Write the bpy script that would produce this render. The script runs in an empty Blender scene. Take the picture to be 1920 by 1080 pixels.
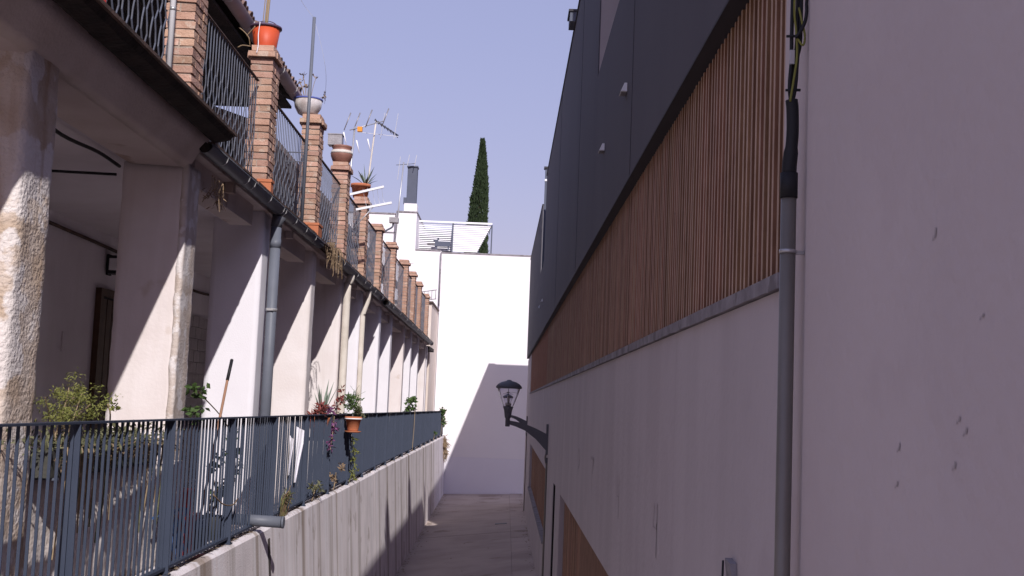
import bpy, bmesh, math, random
from mathutils import Vector, Matrix, noise
random.seed(7)
R = math.radians
S = bpy.context.scene
COL = S.collection

# ------------------------------------------------------------------ camera
cd = bpy.data.cameras.new('camera'); cam = bpy.data.objects.new('camera', cd); COL.objects.link(cam)
cd.sensor_width = 36; cd.lens = 36 * 2250 / 1920; cd.clip_start = 0.05; cd.clip_end = 2000
_v = Vector((-10 / 2250, -217 / 2250, -1)).normalized()
_u = Vector((math.sin(.040), math.cos(.040), 0))
_z = (_u - _v * _u.dot(_v)).normalized(); _x = _v.cross(_z)
cam.matrix_world = Matrix((_x, _v, _z)).to_4x4()
S.camera = cam

# ------------------------------------------------------------------ light
SUN = Vector((.39, -1.35, 1.0)).normalized()
EL = math.asin(SUN.z)
w = bpy.data.worlds.new('World'); S.world = w; w.use_nodes = True
nt = w.node_tree; bg = nt.nodes['Background']
sky = nt.nodes.new('ShaderNodeTexSky'); sky.sky_type = 'NISHITA'; sky.sun_disc = False
sky.sun_elevation = EL; sky.sun_rotation = math.atan2(SUN.x, SUN.y)
sky.air_density = 1.75; sky.dust_density = 1.3; sky.ozone_density = 4.2; sky.altitude = 400
tint = nt.nodes.new('ShaderNodeMix'); tint.data_type = 'RGBA'; tint.blend_type = 'MULTIPLY'
tint.inputs[0].default_value = 1; tint.inputs[7].default_value = (1.19, .865, 1.12, 1)
veil = nt.nodes.new('ShaderNodeMix'); veil.data_type = 'RGBA'; veil.inputs[0].default_value = .55; veil.inputs[7].default_value = (4.15, 4.35, 6.6, 1)
nt.links.new(sky.outputs[0], tint.inputs[6]); nt.links.new(tint.outputs[2], veil.inputs[6]); nt.links.new(veil.outputs[2], bg.inputs[0])
bg.inputs[1].default_value = 0.106
sd = bpy.data.lights.new('sun', 'SUN'); sd.energy = 4.6; sd.angle = R(.5); sd.color = (1, .955, .92)
so = bpy.data.objects.new('sun', sd); COL.objects.link(so); so.location = (0, 0, 30)
so.rotation_euler = SUN.to_track_quat('Z', 'Y').to_euler()
vs = S.view_settings
vs.view_transform = 'Standard'; vs.look = 'None'; vs.gamma = 1; vs.use_curve_mapping = False
vs.exposure = 0.0

# ------------------------------------------------------------------ materials
def mat(name, col, rough=.85, col2=None, sc=2.5, var=.5, bump=.25, bsc=60, metal=0, streak=None, ssc=(3, 3, .25), sfac=.5,
        rnd=0, patch=None, psc=1.2, pth=.6, spec=.3, trans=0, streak2=None, ssc2=(1, 4, .06), sfac2=.6):
    m = bpy.data.materials.new(name); m.use_nodes = True
    n = m.node_tree; b = n.nodes['Principled BSDF']; L = n.links.new
    b.inputs['Roughness'].default_value = rough; b.inputs['Metallic'].default_value = metal
    b.inputs['Specular IOR Level'].default_value = spec
    geo = n.nodes.new('ShaderNodeNewGeometry')
    def mixn(a, c2, fac):
        x = n.nodes.new('ShaderNodeMix'); x.data_type = 'RGBA'
        L(fac, x.inputs[0]); L(a, x.inputs[6])
        x.inputs[7].default_value = (*c2, 1); return x.outputs[2]
    def noi(scale, det=6, vec=None):
        t = n.nodes.new('ShaderNodeTexNoise'); t.inputs['Scale'].default_value = scale; t.inputs['Detail'].default_value = det
        L(vec or geo.outputs['Position'], t.inputs['Vector']); return t.outputs[0]
    def ramp(fac, lo, hi, mx):
        r = n.nodes.new('ShaderNodeMapRange'); r.clamp = True
        for i, vv in zip((1, 2, 3, 4), (lo, hi, 0, mx)): r.inputs[i].default_value = vv
        L(fac, r.inputs[0]); return r.outputs[0]
    rgb = n.nodes.new('ShaderNodeRGB'); rgb.outputs[0].default_value = (*col, 1)
    c = rgb.outputs[0]
    c = mixn(c, col2 or tuple(k * .75 for k in col), ramp(noi(sc), .38, .66, var))
    if patch: c = mixn(c, patch, ramp(noi(psc, 9), pth, pth + .04, .9))
    if streak:
        mp = n.nodes.new('ShaderNodeMapping'); mp.inputs['Scale'].default_value = ssc
        L(geo.outputs['Position'], mp.inputs[0])
        c = mixn(c, streak, ramp(noi(1, 5, mp.outputs[0]), .5, .66, sfac))
    if streak2:
        mp = n.nodes.new('ShaderNodeMapping'); mp.inputs['Scale'].default_value = ssc2; mp.inputs['Location'].default_value = (3.1, 7.7, 1.3)
        L(geo.outputs['Position'], mp.inputs[0])
        c = mixn(c, streak2, ramp(noi(1, 7, mp.outputs[0]), .48, .62, sfac2))
    if rnd:
        oi = n.nodes.new('ShaderNodeObjectInfo'); hs = n.nodes.new('ShaderNodeHueSaturation')
        r1 = n.nodes.new('ShaderNodeMapRange'); L(oi.outputs['Random'], r1.inputs[0])
        r1.inputs[3].default_value = 1 - rnd; r1.inputs[4].default_value = 1 + rnd
        L(r1.outputs[0], hs.inputs['Value']); L(c, hs.inputs['Color'])
        ma = n.nodes.new('ShaderNodeMath'); ma.operation = 'MULTIPLY'; ma.inputs[1].default_value = 7.31; L(oi.outputs['Random'], ma.inputs[0])
        fr = n.nodes.new('ShaderNodeMath'); fr.operation = 'FRACT'; L(ma.outputs[0], fr.inputs[0])
        r2 = n.nodes.new('ShaderNodeMapRange'); L(fr.outputs[0], r2.inputs[0]); r2.inputs[3].default_value = .5 - rnd * .04; r2.inputs[4].default_value = .5 + rnd * .04
        L(r2.outputs[0], hs.inputs['Hue']); c = hs.outputs[0]
    L(c, b.inputs['Base Color'])
    if bump:
        bp = n.nodes.new('ShaderNodeBump'); bp.inputs['Strength'].default_value = bump; bp.inputs['Distance'].default_value = .02
        L(noi(bsc, 4), bp.inputs['Height']); L(bp.outputs[0], b.inputs['Normal'])
    if trans:
        b.inputs['Transmission Weight'].default_value = trans
    return m

M = {}
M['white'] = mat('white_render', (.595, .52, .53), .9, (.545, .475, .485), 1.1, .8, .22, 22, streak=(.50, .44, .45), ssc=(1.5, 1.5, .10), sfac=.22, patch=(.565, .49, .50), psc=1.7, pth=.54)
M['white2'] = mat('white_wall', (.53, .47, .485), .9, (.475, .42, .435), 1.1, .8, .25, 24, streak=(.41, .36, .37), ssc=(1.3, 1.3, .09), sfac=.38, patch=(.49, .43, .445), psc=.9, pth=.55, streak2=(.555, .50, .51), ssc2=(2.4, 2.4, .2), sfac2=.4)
M['white_far'] = mat('far_white_paint', (.80, .765, .79), .9, (.77, .73, .76), .6, .6, .1, 40)
M['base_white'] = mat('far_wall_base_paint', (.76, .735, .79), .9, (.72, .69, .75), .6, .6, .1, 40)
M['porch'] = mat('porch_paint', (.74, .69, .73), .9, (.68, .63, .66), 1.6, .8, .2, 50, streak=(.60, .55, .56), sfac=.25)
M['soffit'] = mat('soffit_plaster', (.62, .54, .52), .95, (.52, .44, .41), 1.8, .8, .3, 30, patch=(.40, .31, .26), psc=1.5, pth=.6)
M['cream'] = mat('cream_plaster', (.76, .69, .69), .95, (.68, .60, .59), 2.4, .7, .14, 30, patch=(.62, .53, .49), psc=1.7, pth=.63, streak=(.5, .42, .37), sfac=.3)
M['pierwhite'] = mat('white_limewash', (.78, .75, .80), .9, (.73, .70, .75), 2, .6, .15, 60)
M['pierold'] = mat('old_limewash', (.77, .71, .715), .95, (.70, .63, .62), 2.2, .7, .14, 30, streak=(.50, .43, .38), ssc=(6, 6, .4), sfac=.35)
M['rough'] = mat('crumbling_masonry', (.66, .565, .51), .95, (.46, .345, .26), 3.4, .9, .9, 34, patch=(.72, .66, .65), psc=3.2, pth=.50, streak=(.40, .27, .18), ssc=(7, 7, .5), sfac=.6)
M['worn'] = mat('worn_lime_edge', (.62, .55, .52), .95, (.48, .39, .34), 6, .8, .5, 40, patch=(.72, .67, .67), psc=5, pth=.5, streak=(.42, .32, .26), ssc=(9, 9, .8), sfac=.5)
M['litter'] = mat('dry_litter', (.20, .15, .11), .95, (.10, .07, .05), 40, .9, 0)
M['rubble'] = mat('limewashed_rubble', (.78, .71, .69), .95, (.66, .57, .53), 5, .7, .5, 30, patch=(.50, .40, .33), psc=3, pth=.6)
M['concrete'] = mat('board_concrete', (.80, .73, .75), .9, (.66, .60, .62), 1.5, .8, .3, 50, streak=(.225, .16, .11), ssc=(.4, 1.7, .03), sfac=1.0, streak2=(.82, .78, .82), ssc2=(.5, 5.5, .07), sfac2=.7, patch=(.52, .45, .44), psc=2.2, pth=.62)
M['stain'] = mat('dark_drip_stain', (.09, .075, .065), .9, bump=0)
M['floor'] = mat('alley_concrete', (.46, .38, .345), .92, (.36, .29, .26), .9, .8, .3, 40, patch=(.29, .23, .20), psc=.7, pth=.62, rnd=.06)
M['ground'] = mat('ground_earth', (.28, .24, .2), .95)
M['rail'] = mat('slate_blue_paint', (.044, .055, .088), .55, (.037, .047, .076), 3, .6, .05, 80, spec=.3)
M['iron'] = mat('wrought_iron', (.10, .11, .15), .5, (.06, .055, .06), 6, .6, .1, 60, spec=.4)
M['zinc'] = mat('grey_gutter_metal', (.13, .135, .16), .5, (.10, .10, .115), 4, .6, .05, 50, metal=.3)
M['pipe'] = mat('grey_plastic_pipe', (.135, .145, .18), .5, (.11, .118, .145), 3, .6, .05, 40)
M['clip'] = mat('galvanised_clip', (.55, .54, .55), .4, metal=.6, bump=0)
M['whitepipe'] = mat('white_plastic', (.82, .81, .84), .4, (.80, .79, .82), bump=0)
M['creampipe'] = mat('cream_pipe_paint', (.66, .60, .54), .7, (.5, .44, .38), 5, .6, .2, 40)
M['brick'] = mat('fired_brick', (.47, .295, .225), .92, (.38, .22, .16), 9, .8, .5, 60, rnd=.2, patch=(.50, .37, .30), psc=8, pth=.60)
M['brickfar'] = mat('fired_brick_far', (.46, .285, .215), .92, (.36, .20, .145), 9, .9, .5, 60, patch=(.55, .38, .30), psc=6, pth=.58)
M['mortar'] = mat('lime_mortar', (.40, .32, .27), .95, (.30, .23, .19), 9, .8, .5, 50)
M['shadewall'] = mat('shade_grey_wall', (.20, .19, .205), .9, (.18, .17, .185), 2, .6, .1, 40)  # shade put into the colour; the far terrace wall takes full sun
M['terra'] = mat('terracotta', (.48, .17, .085), .8, (.38, .125, .06), 6, .6, .15, 50)
M['darkwood'] = mat('rotten_eave', (.035, .026, .024), .95, (.012, .010, .010), 5, .9, .7, 25)
M['liptile'] = mat('edge_tile', (.115, .07, .055), .9, (.05, .035, .03), 6, .9, .4, 40)
M['fascia'] = mat('painted_eave_gutter', (.34, .265, .27), .7, (.27, .20, .20), 4, .6, .1, 40)
M['tile'] = mat('roof_tile_clay', (.30, .20, .17), .9, (.20, .14, .12), 6, .8, .3, 40, rnd=.2)
M['dark'] = mat('dark_facade_render', (.102, .096, .112), .85, (.09, .084, .10), .8, .6, .06, 70, streak=(.084, .078, .093), ssc=(1.2, 1.2, .08), sfac=.5)
M['darkjoint'] = mat('dark_panel_joint', (.088, .082, .097), .85, bump=0)
M['darkedge'] = mat('dark_metal_lip', (.038, .035, .042), .7, bump=0)
M['timberfront'] = mat('weathered_slat_edge', (.50, .345, .265), .8, (.41, .275, .205), 7, .8, .15, 40, rnd=.12)
M['timber'] = mat('larch_slat', (.31, .157, .095), .75, (.22, .105, .06), 7, .8, .2, 40, streak=(.17, .08, .05), ssc=(30, 30, 1.5), sfac=.55, rnd=.24, patch=(.16, .075, .05), psc=9, pth=.68)
M['timberback'] = mat('timber_backing', (.15, .07, .045), .9, (.10, .045, .03), 8, .7)
M['ledge'] = mat('grey_concrete_ledge', (.31, .285, .305), .9, (.20, .18, .195), 7, .9, .4, 40, patch=(.17, .15, .16), psc=5, pth=.56)
M['steel'] = mat('galvanised_tube', (.205, .185, .165), .45, (.165, .148, .132), 5, .7, .05, 50, metal=.15, spec=.5)
M['black'] = mat('black_rubber', (.018, .018, .022), .6, bump=0)
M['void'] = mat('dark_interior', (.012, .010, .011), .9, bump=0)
M['yg'] = mat('yellow_green_cable', (.22, .22, .05), .5, bump=0)
M['lamp'] = mat('lamp_grey_iron', (.115, .115, .13), .5, (.095, .095, .11), 5, .5, .05, 60, spec=.4)
M['orange'] = mat('orange_plastic', (.56, .085, .032), .5, (.48, .07, .028), 4, .5, .03, 40)
M['rim'] = mat('dark_rim', (.10, .06, .10), .6, bump=0)
M['blue'] = mat('blue_glaze', (.09, .11, .34), .4, bump=0)
M['ceramic'] = mat('white_glaze', (.62, .58, .58), .35, (.33, .27, .25), 9, .8, .05, 40)
M['clay'] = mat('brown_glazed_clay', (.26, .125, .095), .5, (.2, .09, .07), 8, .6, .05, 40)
M['tin'] = mat('old_tin', (.33, .31, .32), .45, (.22, .20, .20), 9, .8, .1, 40, metal=.5)
M['red'] = mat('red_plastic', (.50, .05, .045), .5, bump=0)
M['cloth'] = mat('white_cloth', (.76, .74, .80), .9, (.68, .66, .72), 5, .6, .1, 90)
M['bluebag'] = mat('blue_tarp', (.05, .10, .24), .6, bump=0)
M['rod'] = mat('aluminium_rod', (.45, .45, .48), .4, metal=.5, bump=0)
M['amber'] = mat('amber_plastic', (.75, .30, .03), .5, bump=0)
M['broom'] = mat('wood_handle', (.36, .20, .13), .7, bump=0)
M['door'] = mat('brown_door', (.085, .045, .028), .7, (.05, .028, .018), 6, .7, .2, 30)
M['block'] = mat('painted_block', (.44, .40, .41), .95, (.36, .32, .325), 5, .7, .4, 40, rnd=.06)
M['trough'] = mat('weathered_trough', (.075, .07, .065), .9, (.04, .045, .035), 6, .8, .3, 40)
M['louvre'] = mat('white_louvre', (.80, .79, .82), .5, (.77, .76, .79), bump=0)
M['greybox'] = mat('blue_grey_chimney_cowl', (.085, .095, .135), .6, (.07, .08, .11), 3, .5, .05, 40)
M['beige'] = mat('beige_plaster', (.70, .61, .55), .95, (.64, .52, .45), 1.5, .7, .2, 40)
M['mark'] = mat('ghost_mark', (.43, .375, .385), .95, bump=0)
M['markdark'] = mat('dirt_drip', (.31, .27, .28), .95, bump=0)
M['stem'] = mat('dry_stem', (.30, .22, .14), .9, bump=0)
M['bark'] = mat('bark', (.10, .075, .055), .95)
def leaf(name, c, c2): return mat(name, c, .7, c2, 22, .9, 0, rnd=0, spec=.25)
M['cypress'] = leaf('cypress_leaf', (.040, .062, .026), (.016, .028, .012))
M['green'] = leaf('green_leaf', (.075, .12, .035), (.03, .06, .018))
M['yellowgreen'] = leaf('yellow_green_leaf', (.20, .20, .055), (.11, .13, .035))
M['grey_green'] = leaf('grey_green_leaf', (.15, .15, .085), (.085, .085, .045))
M['agave'] = leaf('agave_leaf', (.20, .24, .20), (.12, .16, .12))
M['redleaf'] = leaf('red_leaf', (.24, .06, .045), (.16, .05, .06))
M['purple'] = leaf('purple_leaf', (.20, .07, .18), (.10, .04, .09))
M['dry'] = leaf('dry_leaf', (.27, .19, .12), (.14, .09, .055))
g = bpy.data.materials.new('clear_lamp_glass'); g.use_nodes = True
gb = g.node_tree.nodes['Principled BSDF']; gb.inputs['Base Color'].default_value = (.95, .95, .97, 1)
gb.inputs['Transmission Weight'].default_value = 1; gb.inputs['Roughness'].default_value = .03; gb.inputs['IOR'].default_value = 1.03
M['glass'] = g

# ------------------------------------------------------------------ mesh helpers
class MB:
    def __init__(s): s.v = []; s.f = []; s.sm = []
    def quad(s, *p):
        i = len(s.v); s.v += [tuple(q) for q in p]; s.f.append(tuple(range(i, i + len(p)))); s.sm.append(False)
    def hexa(s, p):   # 8 points: bottom ring 0-3 counter-clockwise, top ring 4-7
        i = len(s.v); s.v += [tuple(q) for q in p]
        for f in ((3, 2, 1, 0), (4, 5, 6, 7), (0, 1, 5, 4), (1, 2, 6, 5), (2, 3, 7, 6), (3, 0, 4, 7)):
            s.f.append(tuple(i + k for k in f)); s.sm.append(False)
        return s
    def box(s, x0, x1, y0, y1, z0, z1):
        return s.hexa([(x0, y0, z0), (x1, y0, z0), (x1, y1, z0), (x0, y1, z0), (x0, y0, z1), (x1, y0, z1), (x1, y1, z1), (x0, y1, z1)])
    def tube(s, pts, r, n=8, cap=True, up=None):
        pts = [Vector(p) for p in pts]; rs = r if isinstance(r, (list, tuple)) else [r] * len(pts)
        i0 = len(s.v); t0 = (pts[1] - pts[0]).normalized()
        a = Vector(up) if up else (Vector((0, 0, 1)) if abs(t0.z) < .9 else Vector((1, 0, 0)))
        for k, p in enumerate(pts):
            t = (pts[min(k + 1, len(pts) - 1)] - pts[max(k - 1, 0)]).normalized()
            e1 = (a - t * a.dot(t)).normalized(); e2 = t.cross(e1)
            for j in range(n):
                an = 2 * math.pi * (j + .5) / n
                s.v.append(tuple(p + (e1 * math.cos(an) + e2 * math.sin(an)) * rs[k]))
        for k in range(len(pts) - 1):
            for j in range(n):
                q = i0 + k * n
                s.f.append((q + j, q + (j + 1) % n, q + n + (j + 1) % n, q + n + j)); s.sm.append(n > 4)
        if cap:
            s.f.append(tuple(i0 + j for j in reversed(range(n)))); s.sm.append(False)
            q = i0 + (len(pts) - 1) * n; s.f.append(tuple(q + j for j in range(n))); s.sm.append(False)
        return s
    def lathe(s, prof, c=(0, 0, 0), n=20):
        i0 = len(s.v)
        for (r, z) in prof:
            for j in range(n):
                an = 2 * math.pi * j / n
                s.v.append((c[0] + r * math.cos(an), c[1] + r * math.sin(an), c[2] + z))
        for k in range(len(prof) - 1):
            for j in range(n):
                q = i0 + k * n
                s.f.append((q + j, q + (j + 1) % n, q + n + (j + 1) % n, q + n + j)); s.sm.append(True)
        if prof[0][0] > 1e-4: s.f.append(tuple(i0 + j for j in reversed(range(n)))); s.sm.append(False)
        if prof[-1][0] > 1e-4:
            q = i0 + (len(prof) - 1) * n; s.f.append(tuple(q + j for j in range(n))); s.sm.append(False)
        return s
    def leaf(s, p, d, L, W, nrm=None):
        d = Vector(d).normalized(); p = Vector(p)
        nrm = Vector(nrm) if nrm else Vector((random.gauss(0, 1), random.gauss(0, 1), random.gauss(0, 1)))
        sd_ = d.cross(nrm)
        if sd_.length < 1e-3: sd_ = d.cross(Vector((1, .3, .2)))
        sd_.normalize(); up = sd_.cross(d)
        s.quad(p, p + d * L * .5 + sd_ * W * .5 + up * W * .12, p + d * L, p + d * L * .5 - sd_ * W * .5 + up * W * .12)
    def build(s, name, m, parent=None, off=None, kind=None, label=None):
        me = bpy.data.meshes.new(name)
        o_ = Vector(off) if off is not None else (Vector(ORG.get(parent.name, (0, 0, 0))) if parent else Vector((0, 0, 0)))
        me.from_pydata([tuple(Vector(q) - o_) for q in s.v], [], s.f)
        me.materials.append(m if not isinstance(m, str) else M[m])
        me.polygons.foreach_set('use_smooth', s.sm); me.update()
        o = bpy.data.objects.new(name, me); COL.objects.link(o)
        if parent: o.parent = parent; ORG[o.name] = o_
        else:
            o.location = o_; ORG[o.name] = o_
        if kind: o['kind'] = kind
        if label: o['label'] = label
        return o
ORG = {}
def thing(name, label, cat, loc=(0, 0, 0), group=None):
    o = bpy.data.objects.new(name, None); COL.objects.link(o); o.location = loc; o.empty_display_size = .1
    ORG[o.name] = Vector(loc); o['label'] = label; o['category'] = cat
    if group: o['group'] = group
    return o
def tag(o, label, cat, group=None):
    o['label'] = label; o['category'] = cat
    if group: o['group'] = group
    return o
def inst(name, me, parent, loc, rot=(0, 0, 0), sc=None):
    o = bpy.data.objects.new(name, me); COL.objects.link(o); o.parent = parent
    o.location = Vector(loc) - Vector(ORG[parent.name]); o.rotation_euler = rot
    if sc: o.scale = sc
    return o
def mesh(mb, name, m):
    me = bpy.data.meshes.new(name); me.from_pydata(mb.v, [], mb.f); me.materials.append(M[m]); me.polygons.foreach_set('use_smooth', mb.sm); me.update(); return me
def smooth_path(pts, n=6):
    P = [Vector(p) for p in pts]; P = [P[0] * 2 - P[1]] + P + [P[-1] * 2 - P[-2]]; out = []
    for k in range(1, len(P) - 2):
        a, b, c, d = P[k - 1:k + 3]
        for i in range(n):
            t = i / n
            out.append(.5 * ((2 * b) + (c - a) * t + (2 * a - 5 * b + 4 * c - d) * t * t + (3 * b - a - 3 * c + d) * t ** 3))
    out.append(P[-2]); return out
def rough_box(x0, x1, y0, y1, z0, z1, st=.06, amp=.02, seed=0, ed=1.0):
    """box with subdivided faces, its surface pushed about by noise, corners worn"""
    b = MB(); nx, ny, nz = [max(1, int(round(q / st))) for q in (x1 - x0, y1 - y0, (z1 - z0) * .7)]
    idx = {}
    def V_(i, j, k):
        if (i, j, k) not in idx:
            p = Vector((x0 + (x1 - x0) * i / nx, y0 + (y1 - y0) * j / ny, z0 + (z1 - z0) * k / nz))
            q = p * 5 + Vector((seed * 7.1, 0, 0))
            d = noise.noise_vector(q) * amp + noise.noise_vector(p * 17) * amp * .55
            cnt = (i in (0, nx)) + (j in (0, ny))
            if cnt == 2:
                e = amp * ed * (.6 + 1.4 * abs(noise.noise(p * 6 + Vector((seed, 3, 1)))))
                d += Vector((e if i == 0 else -e, e if j == 0 else -e, 0))
            d.z *= .3
            idx[(i, j, k)] = len(b.v); b.v.append(tuple(p + d))
        return idx[(i, j, k)]
    def F(*q): b.f.append(tuple(V_(*c) for c in q)); b.sm.append(True)
    for k in range(nz):
        for i in range(nx):
            F((i, 0, k), (i + 1, 0, k), (i + 1, 0, k + 1), (i, 0, k + 1)); F((i + 1, ny, k), (i, ny, k), (i, ny, k + 1), (i + 1, ny, k + 1))
        for j in range(ny):
            F((nx, j, k), (nx, j + 1, k), (nx, j + 1, k + 1), (nx, j, k + 1)); F((0, j + 1, k), (0, j, k), (0, j, k + 1), (0, j + 1, k + 1))
    for i in range(nx):
        for j in range(ny):
            F((i, j, nz), (i + 1, j, nz), (i + 1, j + 1, nz), (i, j + 1, nz)); F((i, j + 1, 0), (i + 1, j + 1, 0), (i + 1, j, 0), (i, j, 0))
    return b
def leafball(c, rad, n, L, W, mat_, name, parent, droop=0, seed=0):
    rn = random.Random(seed); b = MB()
    cl = [Vector((rn.gauss(0, .45), rn.gauss(0, .45), rn.gauss(0, .45))) for _ in range(max(4, n // 22))]
    for _ in range(n):
        q = rn.choice(cl) + Vector((rn.gauss(0, .17), rn.gauss(0, .17), rn.gauss(0, .17)))
        p = Vector(c) + Vector((q.x * rad[0], q.y * rad[1], q.z * rad[2]))
        d = Vector((rn.gauss(0, 1), rn.gauss(0, 1), rn.gauss(.3, .8) - droop))
        b.leaf(p, d, L * rn.uniform(.6, 1.3), W * rn.uniform(.6, 1.3), (rn.gauss(0, 1), rn.gauss(0, 1), rn.gauss(0, 1) + .6))
    return b.build(name, mat_, parent)
def spiky(c, n, L, W, mat_, name, parent, seed=0, spread=.7):
    rn = random.Random(seed); c = Vector(c)
    for k in range(n):
        a = 2 * math.pi * k / n + rn.uniform(-.3, .3); t = rn.uniform(.1, spread)
        d = Vector((math.cos(a) * math.sin(t), math.sin(a) * math.sin(t), math.cos(t))); l = L * rn.uniform(.7, 1.1)
        sd_ = d.cross(Vector((0, 0, 1))).normalized() * W; dn = Vector((0, 0, -l * .14 * t)); up = sd_.cross(d).normalized() * W * .5
        b = MB(); p0, p1, p2 = c, c + d * l * .5, c + d * l + dn
        for sg in (1, -1):
            b.quad(p0 - up * .4, p0 + sd_ * sg * .6, p1 + sd_ * sg, p1 - up); b.quad(p1 - up, p1 + sd_ * sg, p2)
        b.build(name, mat_, parent)

# ------------------------------------------------------------------ setting: ground
FZ = -3.9
MB().box(-400, 400, -300, 600, FZ - 1.2, FZ - .75).build('ground', 'ground', kind='structure')
fl = bpy.data.objects.new('alley_floor', None); COL.objects.link(fl); fl['kind'] = 'structure'; ORG[fl.name] = Vector((0, 0, 0))
def wallbase(y): return -2.46 - (y - 27.3) * (.10 / 25.3)
def fz(x, y):
    t = (x + 2.55) / 3.35; u = (y - 27) / 25
    return (-4.19 + .20 * u) * (1 - t) + (-3.66 - .20 * u) * t
def slab(x0, x1, y0, y1, d=0): return MB().hexa([(x0, y0, fz(x0, y0) - .1), (x1, y0, fz(x1, y0) - .1), (x1, y1, fz(x1, y1) - .1), (x0, y1, fz(x0, y1) - .1), (x0, y0, fz(x0, y0) + d), (x1, y0, fz(x1, y0) + d), (x1, y1, fz(x1, y1) + d), (x0, y1, fz(x0, y1) + d)])
ys = [14, 19.6, 25.1, 30.4, 36.4, 39.9, 45.2, 52.59]
for a, b_ in zip(ys[:-1], ys[1:]):
    slab(-2.75, .268, a + .008, b_ - .008, random.uniform(-.004, .004)).build('floor_slab', 'floor', fl)
ys2 = [14, 17, 20.5, 24, 27.5, 31, 34.5, 38, 41.4, 45, 49, 52.59]
for a, b_ in zip(ys2[:-1], ys2[1:]):
    slab(.273, .84, a + .006, b_ - .006, random.uniform(.0, .012)).build('floor_slab', 'floor', fl)
slab(-.22, .16, 39.0, 39.25, .012).build('drain_grate', 'zinc', fl)
slab(-3.2, 1.2, -8, 13.99).build('alley_path', 'floor', kind='structure')
MB().box(-5.5, -2.86, -8, 52.5, -1.75, -1.56).build('walkway', 'floor', kind='structure')

rn = random.Random(12); b = MB()
for k in range(420):
    y = 24 + 28.4 * rn.random(); sd_ = rn.random()
    x = wallbase(y) + .03 + abs(rn.gauss(0, .09)) if sd_ < .6 else (.76 - abs(rn.gauss(0, .07)) if sd_ < .9 else rn.uniform(-2.2, .6))
    r_ = rn.uniform(.008, .05); z = fz(x, y) + .014; a = rn.uniform(0, 3.1)
    q = [(x + r_ * math.cos(a + t) * rn.uniform(.5, 1), y + 1.6 * r_ * math.sin(a + t) * rn.uniform(.5, 1), z + rn.uniform(0, .3) * r_) for t in (0, 1.4, 2.9, 4.5)]
    b.quad(*q)
b.build('fallen_leaves', 'litter', None, kind='stuff')
b = MB()
for k in range(500):
    y = 9 + 43 * rn.random() ** 1.6; x = rn.uniform(-2.79, -2.67); r_ = rn.uniform(.008, .035); z = -1.484; a = rn.uniform(0, 3)
    b.quad(*[(x + r_ * math.cos(a + t), y + r_ * math.sin(a + t), z + rn.uniform(0, .8) * r_) for t in (0, 1.4, 2.9, 4.5)])
b.build('wall_top_litter', 'litter', None, kind='stuff')
# ------------------------------------------------------------------ concrete retaining wall
rw = thing('retaining_wall', 'long stained grey concrete retaining wall carrying the blue railing along the alley', 'wall', (-2.64, 14, FZ))
jy = [3.0, 8.4, 13.8, 19.3, 24.7, 30.2, 35.6, 41, 46.4, 52.58]
for k, (a, b_) in enumerate(zip(jy[:-1], jy[1:])):
    a2, b2 = a + .006, b_ - .006; t = -1.49 + random.uniform(-.006, .006)
    n = 10; m_ = MB(); i0 = 0
    for i in range(n + 1):
        y = a2 + (b2 - a2) * i / n
        chip = .012 * noise.noise(Vector((y * 3, k, 0)))
        m_.v += [(wallbase(y), y, FZ - .55), (-2.635 + chip, y, t - .03 + chip), (-2.665, y, t + chip * .6), (-2.93, y, t), (-2.93, y, FZ - .55)]
    for i in range(n):
        for j in range(5):
            q = i * 5
            m_.f.append((q + j, q + 5 + j, q + 5 + (j + 1) % 5, q + (j + 1) % 5)); m_.sm.append(False)
    m_.f.append((0, 1, 2, 3, 4)); m_.f.append(tuple(n * 5 + j for j in (4, 3, 2, 1, 0))); m_.sm += [False, False]
    m_.build('concrete_panel', 'concrete', rw)
def wallx(y, z):
    t = (z - FZ) / (-1.49 - FZ); return wallbase(y) * (1 - t) + -2.64 * t
sp = thing('drain_spout', 'short grey plastic drain pipe poking out over the stained concrete wall under the railing', 'pipe', (-2.6, 13.25, -1.37))
b = MB(); b.tube([(-2.95, 13.2, -1.36), (-2.39, 13.2, -1.375)], .062, 14); b.tube([(-2.388, 13.2, -1.375), (-2.384, 13.2, -1.375)], .05, 14)
b.build('pipe_body', 'pipe', sp)
MB().tube([(-2.36, 13.2, -1.375), (-2.384, 13.2, -1.375)], .066, 14).build('pipe_collar', 'pipe', sp)
b = MB()
for (y, z0, z1, wd) in ((13.75, -1.62, -2.45, .035), (13.82, -1.62, -2.2, .03)):
    b.quad((wallx(y, z0) + .004, y - wd, z0), (wallx(y + .1, z0) + .004, y + wd, z0), (wallx(y + .1, z1) + .004, y + wd * .5, z1), (wallx(y, z1) + .004, y - wd * .3, z1))
b.build('drip_stain', 'stain', rw)

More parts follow.
